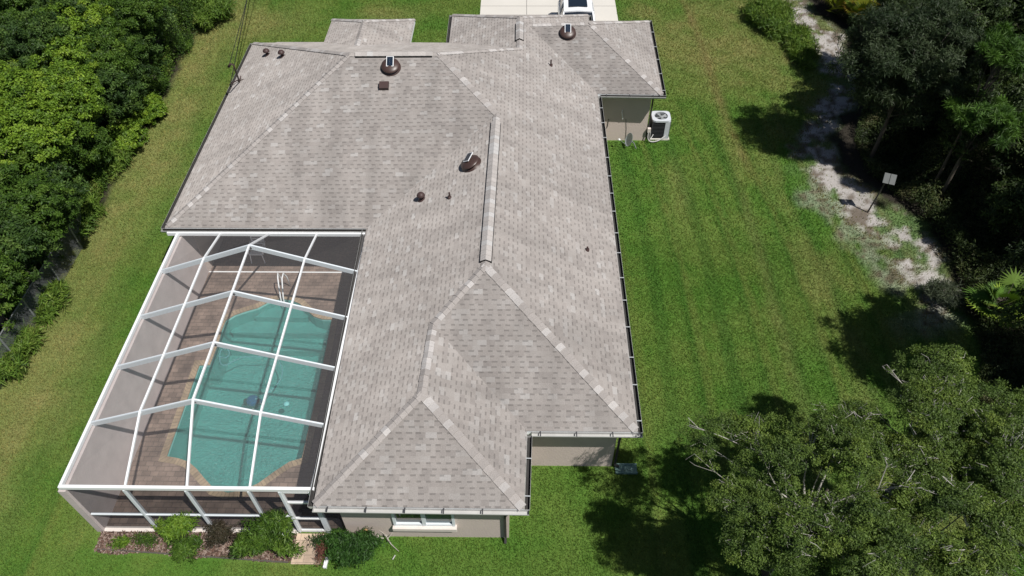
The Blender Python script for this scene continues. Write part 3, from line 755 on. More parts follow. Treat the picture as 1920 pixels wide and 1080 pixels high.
# satellite dish lying by the wall
dr_ = empty('satellite_dish', (4.55, 25.75, 0), 'tilted grey satellite dish low on the grass near the wall', 'satellite dish')
ax = Vector((-.75, -.15, .35)).normalized(); Mx = ax.to_track_quat('Z', 'Y').to_matrix()
c0 = Vector((4.5, 25.75, .42)); mb = MB(); prof = [(a_*1.05, b_2*1.05) for a_, b_2 in ((.01, -.06), (.1, -.055), (.2, -.035), (.28, 0), (.285, .005), (.27, .002), (.19, -.028), (.1, -.047), (.01, -.05))]
mb.lathe(c0, prof, 28, Mx); mb.build('reflector', M['dish'], dr_, smooth=True)
mb = MB(); mb.tube([c0-ax*.05, c0-ax*.2+Vector((.05, 0, -.1)), Vector((4.85, 25.7, .0))], .025, 8); mb.build('mast', M['galv'], dr_)
mb = MB(); mb.tube([c0-Mx @ Vector((0, .26, 0)), c0+ax*.42-Mx @ Vector((0, .12, 0))], .012, 6); mb.build('arm', M['galv'], dr_)
mb = MB(); mb.lathe(c0+ax*.42-Mx @ Vector((0, .12, 0)), [(.03, -.05), (.045, -.02), (.045, .03), (.02, .05)], 12, Mx); mb.build('receiver', M['white'], dr_)
# grey board on a post
bb = empty('signboard', (13.53, 21.66, 0), 'small blank grey board on a leaning post at the sand edge', 'sign')
mb = MB(); mb.tube([(13.50, 21.66, -.05), (13.64, 21.63, 1.66)], .03, 8); mb.build('post', M['downspout'], bb)
Mx = Matrix.Rotation(R(14), 3, 'Y') @ Matrix.Rotation(R(52), 3, 'X')
for sx in (-.132, .132):
    mb = MB(); i = 0
    for z in (-.012, .012):
        for a_, b_2 in ((-.12, -.19), (.12, -.19), (.12, .19), (-.12, .19)): mb.v.append(tuple(Vector((13.70, 21.60, 1.72)) + Mx @ Vector((a_+sx, b_2, z))))
    for f in ((0,3,2,1),(4,5,6,7),(0,1,5,4),(1,2,6,5),(2,3,7,6),(3,0,4,7)): mb.f.append(f); mb.uv.append(None)
    mb.build('panel', M['board'], bb)
# splash block by the downspout, rock, pavers
sp_ = MB(); c0 = Vector((2.98, 10.42, 0))
sp_.box((2.72, 10.28, .0), (3.35, 10.58, .035)); sp_.box((2.72, 10.28, .035), (3.35, 10.31, .1)); sp_.box((2.72, 10.55, .035), (3.35, 10.58, .1)); tag(sp_.build('splash_block', M['teal'], None), 'pale green splash block under the downspout at the right rear corner', 'splash block')
mb = MB(); mb.lathe((2.92, 10.12, .1), [(.04, -.1), (.09, -.03), (.07, .05), (.02, .09)], 8); mb.build('x', M['rope'], None) if False else None
gp = MB(); gp.box((-6.13, 7.56, -.03), (-5.33, 8.40, .035)); tag(gp.build('stepping_slab', M['slab'], None, bevel=.01), 'pinkish paver landing outside the screen door', 'paved slab')
mb = MB(); a = at(613, 1044, .08); b = at(608, 1064, .08); mb.beam(a, b, .09, .1); tag(mb.build('downspout_extension', M['white'], None, bevel=.006), 'short white spout lying on the grass right of the paver slab', 'spout')
q = at(684, 995, .55); mb = MB(); mb.lathe((q.x, 8.31, q.z-.12), [(.03, -.05), (.06, -.03), (.07, 0), (.05, .04), (.02, .05)], 10, Matrix.Rotation(R(90), 3, 'X')); tag(mb.build('wall_tap_cover', M['pot'], None, smooth=True), 'round tan cover on the rear wall above the dark green bush', 'tap cover')
rg = random.Random(4); db = MB()
for k in range(9):
    a = at(712+rg.uniform(-6, 16), 1008+rg.uniform(-4, 8), .03); b = a + Vector((rg.uniform(-.35, .3), rg.uniform(-.25, .2), rg.uniform(.02, .45)))
    db.tube([a, a.lerp(b, .5)+Vector((rg.uniform(-.04, .04), 0, .02)), b], [.018, .012, .005], 5)
db.tube([at(722, 1002, .3), at(733, 1020, .05), at(748, 1034, .03)], [.015, .012, .006], 5)
tag(db.build('dead_branches', M['lichen'], None), 'little heap of dry pale branches against the rear wall', 'branches')
mb = MB(); mb.tube([at(736, 1049, .03), at(741, 1041, .03)], .016, 6); tag(mb.build('white_stick', M['gutter'], None), 'short white stick on the grass below the window', 'stick')
q = at(534, 1003, .9); mb = MB(); mb.box((q.x-.07, q.y-.03, q.z-.03), (q.x+.07, q.y+.05, q.z+.02)); mb.tube([(q.x, q.y, q.z), (q.x, q.y+.02, 0)], .012, 6); tag(mb.build('garden_lamp', M['white'], None, bevel=.008), 'small white lamp top among the leaves of the big bush beside the slab', 'garden lamp')

# chain-link fence on the left
fe = empty('chain_link_fence', (-16.7, 14, 0), 'grey chain link fence half buried in the left hedge', 'fence')
FX = -16.6
for y in (11.0, 12.6, 14.2, 15.8, 17.6, 19.4):
    mb = MB(); mb.tube([(FX, y, 0), (FX, y, 1.25)], .03, 8); mb.build('post', M['galv'], fe)
mb = MB(); mb.tube([(FX, 10.5, 1.22), (FX, 19.4, 1.22)], .022, 6); mb.build('top_rail', M['galv'], fe)
ml = MB()
y = 10.5
while y < 19.3:
    for s_ in (1, -1):
        y1 = y + 1.2
        a = (FX+.032*s_*.1, y if s_ > 0 else y1, .03); b = (FX+.032*s_*.1, y1 if s_ > 0 else y, 1.2)
        ml.tube([a, b], .0045, 3, False)
    y += .075
ml.build('mesh', M['galv'], fe)

# driveway
dv = MB(); tess([[(-2.35, 32.02), (5.0, 31.9), (5.03, 48), (-2.45, 48)]], .012, dv); tag(dv.build('driveway', M['concrete'], None), kind='structure')
jt = MB()
for x in (.12, 2.0): jt.quad((x, 32.0, .016), (x+.03, 32.0, .016), (x+.03, 48, .016), (x, 48, .016))
for y in (34.8, 38.4): jt.quad((-2.4, y, .0165), (5.0, y, .0165), (5.0, y+.03, .0165), (-2.4, y+.03, .0165))
tag(jt.build('driveway_joints', M['joint'], None), kind='structure')

# white car, nose toward the garage
car = empty('parked_car', (2.7, 35.6, 0), 'white car with dark sunroof parked nose in on the concrete driveway', 'car')
def loft(secs, mat, name, par, smooth=True, close=True):
    """secs: list of (y, [(x,z)...] half profile from bottom centre to top centre)"""
    mb = MB(); k = len(secs[0][1])
    for y, pr_ in secs:
        full = [(x, z) for x, z in pr_] + [(-x, z) for x, z in reversed(pr_)]
        mb.v += [(2.7+x, y, z) for x, z in full]
    n = 2*k
    for i in range(len(secs)-1):
        for j in range(n): mb.f.append((i*n+j, i*n+(j+1) % n, (i+1)*n+(j+1) % n, (i+1)*n+j)); mb.uv.append(None)
    if close: mb.f.append(tuple(range(n))); mb.f.append(tuple((len(secs)-1)*n+j for j in range(n))[::-1]); mb.uv += [None, None]
    o = mb.build(name, mat, par, smooth=smooth); b = o.modifiers.new('e', 'EDGE_SPLIT'); b.split_angle = R(38); return o
Y = 32.75
def sec(y, w_, zt, zb=.28, sh=.86): return (Y+y, [(0.01, zb), (w_*.92, zb), (w_, .48), (w_, sh*zt), (w_*.93, zt*.97), (.01, zt)])
loft([sec(0, .62, .72, .35), sec(.12, .80, .80), sec(.5, .90, .92), (sec(1.1, .93, 1.0)), sec(1.45, .94, 1.06), sec(2.6, .94, 1.06), sec(3.8, .94, 1.06), sec(4.4, .92, 1.04), sec(4.62, .80, .95, .35)], M['car'], 'body', car)
loft([(Y+1.28, [(.01, 1.03), (.80, 1.03), (.80, 1.06), (.01, 1.065)]), (Y+2.0, [(.01, 1.03), (.84, 1.04), (.69, 1.58), (.01, 1.62)]), (Y+2.9, [(.01, 1.03), (.85, 1.04), (.69, 1.62), (.01, 1.655)]), (Y+3.9, [(.01, 1.03), (.84, 1.04), (.67, 1.58), (.01, 1.61)]), (Y+4.5, [(.01, 1.02), (.80, 1.03), (.74, 1.10), (.01, 1.11)])], M['car_glass'], 'window', car, smooth=False)
loft([(Y+1.95, [(.01, 1.55), (.70, 1.535), (.72, 1.60), (.01, 1.65)]), (Y+2.9, [(.01, 1.60), (.72, 1.585), (.70, 1.65), (.01, 1.70)]), (Y+3.95, [(.01, 1.56), (.69, 1.545), (.68, 1.61), (.01, 1.65)])], M['car'], 'roof', car)
for sx in (-1, 1):
    mb = MB(); mb.beam((2.7+sx*.83, Y+1.3, 1.07), (2.7+sx*.715, Y+2.0, 1.60), .07, .05); mb.beam((2.7+sx*.80, Y+4.45, 1.07), (2.7+sx*.70, Y+3.9, 1.60), .10, .05); mb.beam((2.7+sx*.855, Y+2.95, 1.05), (2.7+sx*.72, Y+2.95, 1.62), .07, .04, (0, 1, 0)); mb.build('pillar', M['car'], car)
mb = MB(); mb.box((2.7-.47, Y+2.28, 1.66), (2.7+.47, Y+3.3, 1.705)); mb.build('sunroof', M['car_glass'], car, bevel=.02)
for sx in (-1, 1):
    mb = MB(); mb.lathe((2.7+sx*1.04, Y+1.75, 1.1), [(.02, -.12), (.09, -.09), (.10, 0), (.09, .09), (.02, .12)], 10, Matrix.Rotation(R(90), 3, 'Y')); mb.build('mirror', M['black'], car, smooth=True)
    mb = MB(); mb.lathe((2.7+sx*.68, Y+.13, .70), [(.02, -.13), (.08, -.08), (.09, .05), (.02, .12)], 10, Matrix.Rotation(R(90), 3, 'Y')); mb.build('headlight', M['lamp'], car, smooth=True)
    mb = MB(); mb.box((2.7+sx*.72-.12, Y+4.5, .75), (2.7+sx*.72+.12, Y+4.62, .92)); mb.build('taillight', M['red'], car, bevel=.02)
    for yy in (.88, 3.62):
        mb = MB(); mb.lathe((2.7+sx*.86, Y+yy, .34), [(.2, -.11), (.33, -.10), (.34, 0), (.33, .10), (.2, .11)], 20, Matrix.Rotation(R(90), 3, 'Y')); wh = mb.build('wheel', M['rubber'], car, smooth=True)
        mb = MB(); mb.lathe((2.7+sx*.9, Y+yy, .34), [(.01, -.08), (.19, -.08), (.20, .075), (.01, .085)], 16, Matrix.Rotation(R(90), 3, 'Y')); mb.build('rim', M['hanger'], wh)
# garage door
mb = MB(); mb.box((-2.2, 32.0, .02), (2.2, 32.06, 2.2)); [mb.box((-2.2, 32.06, .1+k*.52), (2.2, 32.075, .56+k*.52)) for k in range(4)]; mb.build('garage_door', M['white'], house)

# ------------------------------------------------------------------ ground
class Noise2:
    def __init__(s, seed): s.g = np.random.default_rng(seed).random((256, 256))
    def __call__(s, x, y, sc):
        x = x/sc+1000; y = y/sc+1000; xi = np.floor(x).astype(int); yi = np.floor(y).astype(int)
        fx_ = x-xi; fy = y-yi; fx_ = fx_*fx_*(3-2*fx_); fy = fy*fy*(3-2*fy); g = s.g
        a = g[xi % 256, yi % 256]; b = g[(xi+1) % 256, yi % 256]; c = g[xi % 256, (yi+1) % 256]; d = g[(xi+1) % 256, (yi+1) % 256]
        return (a*(1-fx_)+b*fx_)*(1-fy)+(c*(1-fx_)+d*fx_)*fy
    def fbm(s, x, y, sc, o=4):
        t = 0; A_ = 0; k = 1.
        for i in range(o): t = t+k*s(x+17.3*i, y-9.1*i, sc/2**i); A_ += k; k *= .55
        return t/A_
N1, N2, N3 = Noise2(1), Noise2(2), Noise2(3)
def sstep(a, b, x): t = np.clip((x-a)/(b-a), 0, 1); return t*t*(3-2*t)
def mix(a, b, t): return a*(1-t[..., None]) + b*t[..., None]
def ground_masks(x, y):
    n = N1.fbm(x, y, 2.2); n2 = N2.fbm(x, y, .7, 3)
    # left wood edge about x=-17; right wood edge
    wl_ = sstep(-16.9, -17.4, x + (n-.5)*1.6)
    # right side: sand band centreline by y, wood beyond
    ys = np.array([5, 13, 15, 17, 19.5, 21.6, 24, 26.5, 29, 32, 35, 38, 44]); 
    xl = np.array([13.2, 12.9, 12.6, 12.5, 12.2, 11.6, 11.1, 12.4, 13.3, 14.2, 14.4, 14.3, 14.3])
    xr = np.array([13.4, 13.8, 14.5, 14.9, 15.1, 14.7, 13.0, 13.3, 14.6, 16.2, 16.4, 15.4, 15.2])
    a = np.interp(y, ys, xl); b = np.interp(y, ys, xr)
    xw = x + (n-.5)*2.2 + (n2-.5)*.9
    sand = sstep(a-.35, a+.5, xw)*(1-sstep(b-.2, b+.5, xw))
    patch = sstep(.465, .555, N3.fbm(x, y, 1.3, 5)*.7+N1.fbm(x+9, y, .45, 3)*.3+.05)
    rel = np.clip((x-a)/(b-a), 0, 1)
    sand = sand*(.12+.88*patch)*np.where(y < 25, .35+.65*sstep(.3, .6, rel+(n-.5)), 1.)
    sand = sand*sstep(15.2, 17.6, y+(n-.5)*2)
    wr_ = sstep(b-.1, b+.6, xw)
    return wl_, sand, wr_, n, n2
def ground_color(x, y):
    wl_, sand, wr_, n, n2 = ground_masks(x, y)
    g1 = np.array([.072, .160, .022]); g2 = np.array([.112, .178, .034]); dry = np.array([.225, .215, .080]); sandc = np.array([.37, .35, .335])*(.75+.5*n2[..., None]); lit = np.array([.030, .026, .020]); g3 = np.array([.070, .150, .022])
    c = mix(np.broadcast_to(g1, x.shape+(3,)), g2, sstep(.35, .68, N2.fbm(x, y, 1.6)))
    c = mix(c, g3, sstep(.5, .8, N3.fbm(x+50, y, 4.))*.6)
    # mowing passes, running along the house
    st = np.sin((x + .25*np.sin(y*.25) + .05*y)*2*np.pi/1.05 + 1.2*np.sin(y*.13))
    stripe = sstep(-.4, .8, st)*(.5+.5*N1(x*3, y, 2.5))
    right_ = sstep(3, 4, x)*sstep(31, 27, y); left_ = sstep(-12, -12.6, x)
    c = mix(c, np.array([.040, .112, .015]), stripe*.75*np.maximum(right_, left_*.6))
    st2 = sstep(.86, 1., np.sin((x + .25*np.sin(y*.25) + .05*y)*2*np.pi/2.1 + .9)); c = mix(c, np.array([.19, .215, .055]), st2*.5*np.maximum(right_, left_)*(.3+.7*n2))
    # dry areas: left strip along hedge, far lawn, right upper lawn
    d = sstep(-13.4, -16.2, x)*.85 + sstep(.50, .75, N1.fbm(x, y+30, 3.))*.35*np.where(x < -12, 1., .4)
    d = d + sstep(27, 33, y)*sstep(5, 6, x)*(.12+.45*sstep(.4, .65, N2.fbm(x, y, 2.)))
    d = d + sstep(9.2, 10.6, x)*sstep(.42, .7, N3.fbm(x*1.6, y*.5, 1.5))*.5
    ell = np.exp(-(((x+13.4)/1.9)**2+((y-36.5)/1.6)**2)) + np.exp(-(((x+7.3)/1.9)**2+((y-37.6)/1.)**2)) + .8*np.exp(-(((x-7.6)/2.4)**2+((y-34)/3.)**2))+ .6*np.exp(-(((x-6.3)/.5)**2+((y-23)/2.)**2))
    d = np.clip(d + ell*.85, 0, .9)*(.45+.75*n2)*.85
    c = mix(c, dry, np.clip(d, 0, 1))
    # tyre-track streaks on the right, running toward the sand
    tr = np.exp(-((x-(9.9-.11*(y-24)+.5*np.sin(y*.2)))/.22)**2)*sstep(22, 26, y)*.45
    c = mix(c, np.array([.20, .13, .065]), np.clip(tr*(.4+n2), 0, 1))
    tr = np.exp(-((x-(8.7+.02*(y-15)))/.25)**2)*.3; c = mix(c, dry, np.clip(tr*(.4+n2), 0, 1))
    # worn edge close to walls
    k_ = np.clip(sand*1.05, 0, 1)[..., None]; c = c*(1-k_)+sandc*k_
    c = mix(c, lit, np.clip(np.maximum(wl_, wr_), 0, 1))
    deb = sstep(.53, .62, N2.fbm(x+70, y, .28, 3))*sstep(.05, .4, sand)*.8; c = mix(c, np.array([.10, .075, .05]), deb)
    return c, sand, np.maximum(wl_, wr_)
gx = np.concatenate([[-400, -200, -100, -60], np.arange(-42, 36, .16), [50, 100, 200, 400]])
gy = np.concatenate([[-300, -100, -30, -10], np.arange(0, 50, .16), [60, 90, 200, 500]])
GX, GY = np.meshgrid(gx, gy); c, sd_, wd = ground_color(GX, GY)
Z = -.012 + .03*(N1.fbm(GX, GY, 3.)-.5)*np.clip(np.maximum(sd_, .15), 0, 1)
nx, ny = len(gx), len(gy)
V = np.stack([GX, GY, np.minimum(Z, 0.0)], -1).reshape(-1, 3)
idx = np.arange(nx*ny).reshape(ny, nx)
q = np.stack([idx[:-1, :-1], idx[:-1, 1:], idx[1:, 1:], idx[1:, :-1]], -1).reshape(-1, 4)
cen = V[q].mean(1)
keep = ~((cen[:, 0] > XL+.2) & (cen[:, 0] < -4.9) & (cen[:, 1] > 8.8) & (cen[:, 1] < 21.1))
q = q[keep]
me = bpy.data.meshes.new('lawn'); me.vertices.add(len(V)); me.vertices.foreach_set('co', V.astype(np.float32).ravel())
me.loops.add(q.size); me.loops.foreach_set('vertex_index', q.astype(np.int32).ravel())
me.polygons.add(len(q)); me.polygons.foreach_set('loop_start', np.arange(0, q.size, 4, dtype=np.int32))
me.update(calc_edges=True)
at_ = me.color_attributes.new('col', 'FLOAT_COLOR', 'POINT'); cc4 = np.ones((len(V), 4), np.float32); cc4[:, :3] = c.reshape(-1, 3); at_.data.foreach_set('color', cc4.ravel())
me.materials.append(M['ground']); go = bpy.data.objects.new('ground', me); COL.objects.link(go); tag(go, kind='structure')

# grass blades: one uncountable mass
def blades(n, x0, x1, y0, y1, h, w_, name='grass'):
    x = RNG.uniform(x0, x1, n); y = RNG.uniform(y0, y1, n)
    col, s_, wd_ = ground_color(x, y)
    s_ = s_*.85
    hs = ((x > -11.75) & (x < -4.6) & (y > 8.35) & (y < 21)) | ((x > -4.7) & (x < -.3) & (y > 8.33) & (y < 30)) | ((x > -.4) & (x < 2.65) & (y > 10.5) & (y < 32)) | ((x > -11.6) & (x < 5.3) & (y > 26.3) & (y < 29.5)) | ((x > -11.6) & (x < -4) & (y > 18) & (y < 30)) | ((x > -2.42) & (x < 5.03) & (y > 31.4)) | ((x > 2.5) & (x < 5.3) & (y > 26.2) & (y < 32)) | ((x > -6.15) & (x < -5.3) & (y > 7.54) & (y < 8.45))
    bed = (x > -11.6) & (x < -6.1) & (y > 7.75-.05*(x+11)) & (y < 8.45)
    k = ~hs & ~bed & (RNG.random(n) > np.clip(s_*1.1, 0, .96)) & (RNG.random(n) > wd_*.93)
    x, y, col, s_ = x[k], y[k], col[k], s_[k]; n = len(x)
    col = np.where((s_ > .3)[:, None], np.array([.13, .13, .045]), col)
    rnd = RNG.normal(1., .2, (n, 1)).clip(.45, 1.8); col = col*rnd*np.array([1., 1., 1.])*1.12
    col[:, 0] *= RNG.uniform(.85, 1.25, n)
    a = RNG.uniform(0, 2*np.pi, n); hh = h*RNG.uniform(.5, 1.4, n); ww = w_*RNG.uniform(.6, 1.4, n)
    la = RNG.uniform(0, 2*np.pi, n); lean = hh*RNG.uniform(.2, 1.3, n)
    v = np.zeros((n, 3, 3)); dx, dy = np.cos(a)*ww/2, np.sin(a)*ww/2
    v[:, 0] = np.stack([x-dx, y-dy, np.full(n, -.015)], -1); v[:, 1] = np.stack([x+dx, y+dy, np.full(n, -.015)], -1)
    v[:, 2] = np.stack([x+np.cos(la)*lean, y+np.sin(la)*lean, hh], -1)
    return v.reshape(-1, 3), col
v1, c1 = blades(640000, -17.6, 16, 4.5, 20, .05, .022); v2, c2 = blades(460000, -19, 18, 20, 42, .055, .034)
tag(np_mesh('grass', np.concatenate([v1, v2]), 3, M['grass'], np.concatenate([c1, c2])), 'mown green lawn grass around the house', 'grass', kind='stuff')

# ------------------------------------------------------------------ foliage
def leaf_quads(P, Nn, L, W):
    """rhombus leaves at points P, facing roughly Nn"""
    n = len(P); r = RNG.normal(size=(n, 3)); Nn = Nn + r*.8; Nn /= np.linalg.norm(Nn, axis=1, keepdims=True)
    t = np.cross(Nn, RNG.normal(size=(n, 3))); t /= np.linalg.norm(t, axis=1, keepdims=True)+1e-9; b = np.cross(Nn, t)
    L = (L*RNG.uniform(.6, 1.4, n))[:, None]; W = (W*RNG.uniform(.6, 1.4, n))[:, None]
    v = np.zeros((n, 4, 3)); v[:, 0] = P; v[:, 1] = P+t*L*.5+b*W*.5+Nn*W*.15; v[:, 2] = P+t*L; v[:, 3] = P+t*L*.5-b*W*.5+Nn*W*.15
    return v.reshape(-1, 3)

def make_crown_mesh(name, seed, rx, ry, rz, nl, leaf, palette, nclump=60, clump_r=.28, fill=.5, sparse=0., flat=.0):
    """returns (mesh verts, colors, clump centres) in local space, crown centred at 0"""
    rg = np.random.default_rng(seed)
    # lobes give an uneven outline
    nlobe = 9 if nclump < 1000 else 22; lob = rg.normal(size=(nlobe, 3)); lob /= np.linalg.norm(lob, axis=1, keepdims=True); lob[:, 2] = np.abs(lob[:, 2])*.9-.15
    lob *= rg.uniform(.35, .72, (nlobe, 1)) if nclump < 1000 else rg.uniform(.4, .95, (nlobe, 1)); lr = rg.uniform(.32, .55, nlobe) if nclump < 1000 else rg.uniform(.14, .42, nlobe)
    hole = rg.normal(size=(14, 3))*np.array([.55, .55, .3]); hole[:, 2] += .35
    cl = []; cn = []
    while len(cl) < nclump:
        k = rg.integers(nlobe+2)
        d = rg.normal(size=3); d /= np.linalg.norm(d); d[2] = abs(d[2]) if rg.random() < (.75 if nclump > 1000 else .45) else d[2]
        if k >= nlobe: p = d*rg.uniform(.3, .8)
        else: p = lob[k] + d*lr[k]*rg.uniform(.6, 1.05)
        if nclump > 1000 and rg.random() < .92 and np.min(np.linalg.norm(hole-p, axis=1)) < .25: continue
        cl.append(p); cn.append(d)
    cl = np.array(cl); cn = np.array(cn)
    w_ = rg.uniform(.4, 1.6, nclump); w_ /= w_.sum()
    ci = rg.choice(nclump, nl, p=w_)
    off = rg.normal(size=(nl, 3)); off /= np.linalg.norm(off, axis=1, keepdims=True); off *= (rg.uniform(0, 1, nl)**.45)[:, None]
    cs = rg.uniform(.6, 1.35, nclump)
    P = cl[ci] + off*clump_r*cs[ci][:, None]*np.array([1, 1, .65])
    Nn = cn[ci]*.6 + off*.6 + np.array([0, 0, .5])
    S = np.array([rx, ry, rz]); P = P*S
    ct = rg.uniform(0, 1, nclump)
    if nclump > 1000: ct = np.clip(ct*.45+.55*(.5+.5*np.sin(cl[:, 0]*7+seed)*np.cos(cl[:, 1]*6-seed)+.25*np.sin(cl[:, 0]*17+cl[:, 1]*13)), 0, 1)
    tone = ct[ci]*.7 + rg.random(nl)*.3
    pal = np.array(palette); f = tone*(len(pal)-1); i0 = np.minimum(f.astype(int), len(pal)-2); c_ = pal[i0]*(1-(f-i0))[:, None]+pal[i0+1]*(f-i0)[:, None]
    c_ = c_*rg.normal(1, .18, (nl, 1)).clip(.5, 1.6)
    return P, Nn, c_, cl*S

LEAFMESH = {}
def tree(loc, kind, seed, r, zc, rz, label, cat='tree', group=None, name='tree', rot=None):
    """kind -> palette + leaf parameters; trunk, branches and crown are its parts"""
    K = KINDS[kind]; key = (kind, seed)
    rr = (r[0]+r[1])/2 if isinstance(r, tuple) else r
    rx, ry = (r if isinstance(r, tuple) else (r, r))
    root = empty(name, (loc[0], loc[1], 0), label, cat, group)
    if key not in LEAFMESH:
        nl = K['n']; P, Nn, c_, cl = make_crown_mesh('c', seed, 1, 1, 1, nl, K['leaf'], K['pal'], K['clumps'], K['cr'])
        LEAFMESH[key] = (P, Nn, c_, cl)
    P, Nn, c_, cl = LEAFMESH[key]
    n_use = min(len(P), int(K['dens']*rr*rr)); S = np.array([rx, ry, rz]); a = rot if rot is not None else random.uniform(0, 6.28)
    Rm = np.array([[math.cos(a), -math.sin(a), 0], [math.sin(a), math.cos(a), 0], [0, 0, 1]])
    Pw = (P[:n_use] @ Rm.T)*S + np.array([0, 0, zc]); Nw = Nn[:n_use] @ Rm.T
    low = Pw[:, 2] > .05; Pw = Pw[low]; Nw = Nw[low]; cw = c_[:n_use][low]
    v = leaf_quads(Pw, Nw, K['leaf'], K['leaf']*K['asp'])
    cr = np_mesh('crown', v, 4, M['leaf'], cw, root)
    clw = (cl @ Rm.T)*S + np.array([0, 0, zc])
    rg = random.Random(seed*31+int(loc[0]*10))
    tz = max(.5, zc-rz*.35); tr_ = K['trunk']*rr
    mb = MB(); off = root.location
    mid = Vector((rg.uniform(-.1, .1)*rr, rg.uniform(-.1, .1)*rr, tz*.55)); top_ = Vector((rg.uniform(-.12, .12)*rr, rg.uniform(-.12, .12)*rr, tz))
    mb.tube([Vector((0, 0, -.1)), mid*.5, mid, top_, top_+Vector((0, 0, rz*.5))], [tr_*1.25, tr_, tr_*.85, tr_*.65, tr_*.3], 8)
    mb.v = [tuple(Vector(q_)+off) for q_ in mb.v]; mb.build('trunk', M['bark'], root, smooth=True)
    bm_ = MB(); nb = K['nb']; mains = []
    for k in range(min(nb, len(clw))):
        e = Vector(clw[k*len(clw)//nb]); s0 = mid.lerp(top_, rg.random())
        if len(mains) >= 28:
            a_, b_m = min(mains, key=lambda q_: (q_[1]-e).length); s0 = a_.lerp(b_m, rg.uniform(.2, .8))
        m1 = s0.lerp(e, .5)+Vector((rg.uniform(-.15, .15), rg.uniform(-.15, .15), rg.uniform(-.1, .25)))*rr*.4
        br = tr_*rg.uniform(.18, .35)*(1 if len(mains) < 28 else .5)
        if len(mains) < 28: mains.append((m1, e))
        bm_.tube([s0, s0.lerp(m1, .6), m1, e], [br, br*.8, br*.6, br*.25], 5, False)
        for t in range(K['tw']):
            e2 = e + Vector((rg.gauss(0, 1), rg.gauss(0, 1), rg.uniform(-.5, .6)))*rr*K.get('twl', .12); m2 = e.lerp(e2, .5)+Vector((rg.gauss(0, 1), rg.gauss(0, 1), rg.gauss(0, 1)))*rr*.035
            bm_.tube([m1.lerp(e, rg.uniform(.3, 1)), m2, e2], [max(.007, br*K.get('twr', .35)), max(.005, br*K.get('twr', .35)*.6), .002], 3, False)
    bm_.v = [tuple(Vector(q_)+off) for q_ in bm_.v]; bm_.build('branches', M[K['bark']], root)
    return root
V_BRIGHT = [(.040, .085, .012), (.085, .165, .018), (.13, .225, .024), (.19, .28, .034)]
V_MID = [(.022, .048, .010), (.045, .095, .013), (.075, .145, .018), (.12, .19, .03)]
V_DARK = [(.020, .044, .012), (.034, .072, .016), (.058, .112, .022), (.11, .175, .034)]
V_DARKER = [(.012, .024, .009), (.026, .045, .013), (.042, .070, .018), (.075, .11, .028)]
V_OAK = [(.036, .066, .018), (.075, .125, .028), (.125, .19, .036), (.20, .26, .048)]
V_GREY = [(.04, .055, .035), (.07, .09, .055), (.10, .12, .07)]
KINDS = dict(
    vine=dict(n=110000, leaf=.095, asp=.6, pal=[(.045, .09, .012), (.10, .185, .018), (.16, .26, .024), (.22, .31, .034)], clumps=700, cr=.085, dens=17500, trunk=.06, nb=18, tw=1, bark='bark'),
    mid=dict(n=110000, leaf=.10, asp=.38, pal=V_MID, clumps=700, cr=.085, dens=16500, trunk=.06, nb=20, tw=2, bark='bark'),
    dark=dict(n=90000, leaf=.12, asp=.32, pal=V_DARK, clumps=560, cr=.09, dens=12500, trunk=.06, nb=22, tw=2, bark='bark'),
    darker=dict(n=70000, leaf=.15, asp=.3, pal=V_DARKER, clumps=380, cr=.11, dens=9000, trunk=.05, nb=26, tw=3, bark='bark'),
    oak=dict(n=190000, leaf=.052, asp=.38, pal=V_OAK, clumps=2200, cr=.055, dens=28000, twl=.05, twr=.22, trunk=.042, nb=170, tw=3, bark='twig'),
    pine=dict(n=30000, leaf=.22, asp=.10, pal=[(.02, .05, .012), (.06, .13, .02), (.10, .19, .03)], clumps=36, cr=.17, dens=9000, trunk=.05, nb=24, tw=2, bark='bark'),
    weed=dict(n=16000, leaf=.26, asp=.13, pal=[(.04, .08, .012), (.08, .15, .02), (.13, .21, .03), (.20, .24, .06)], clumps=60, cr=.3, dens=5200, trunk=.015, nb=12, tw=0, bark='bark'),
    grey2=dict(n=90000, leaf=.16, asp=.17, pal=[(.016, .030, .012), (.034, .055, .022), (.065, .09, .042)], clumps=300, cr=.13, dens=15000, trunk=.03, nb=40, tw=4, bark='bark'),
    grey=dict(n=30000, leaf=.20, asp=.10, pal=V_GREY, clumps=60, cr=.2, dens=7000, trunk=.03, nb=30, tw=4, bark='twig'),
)
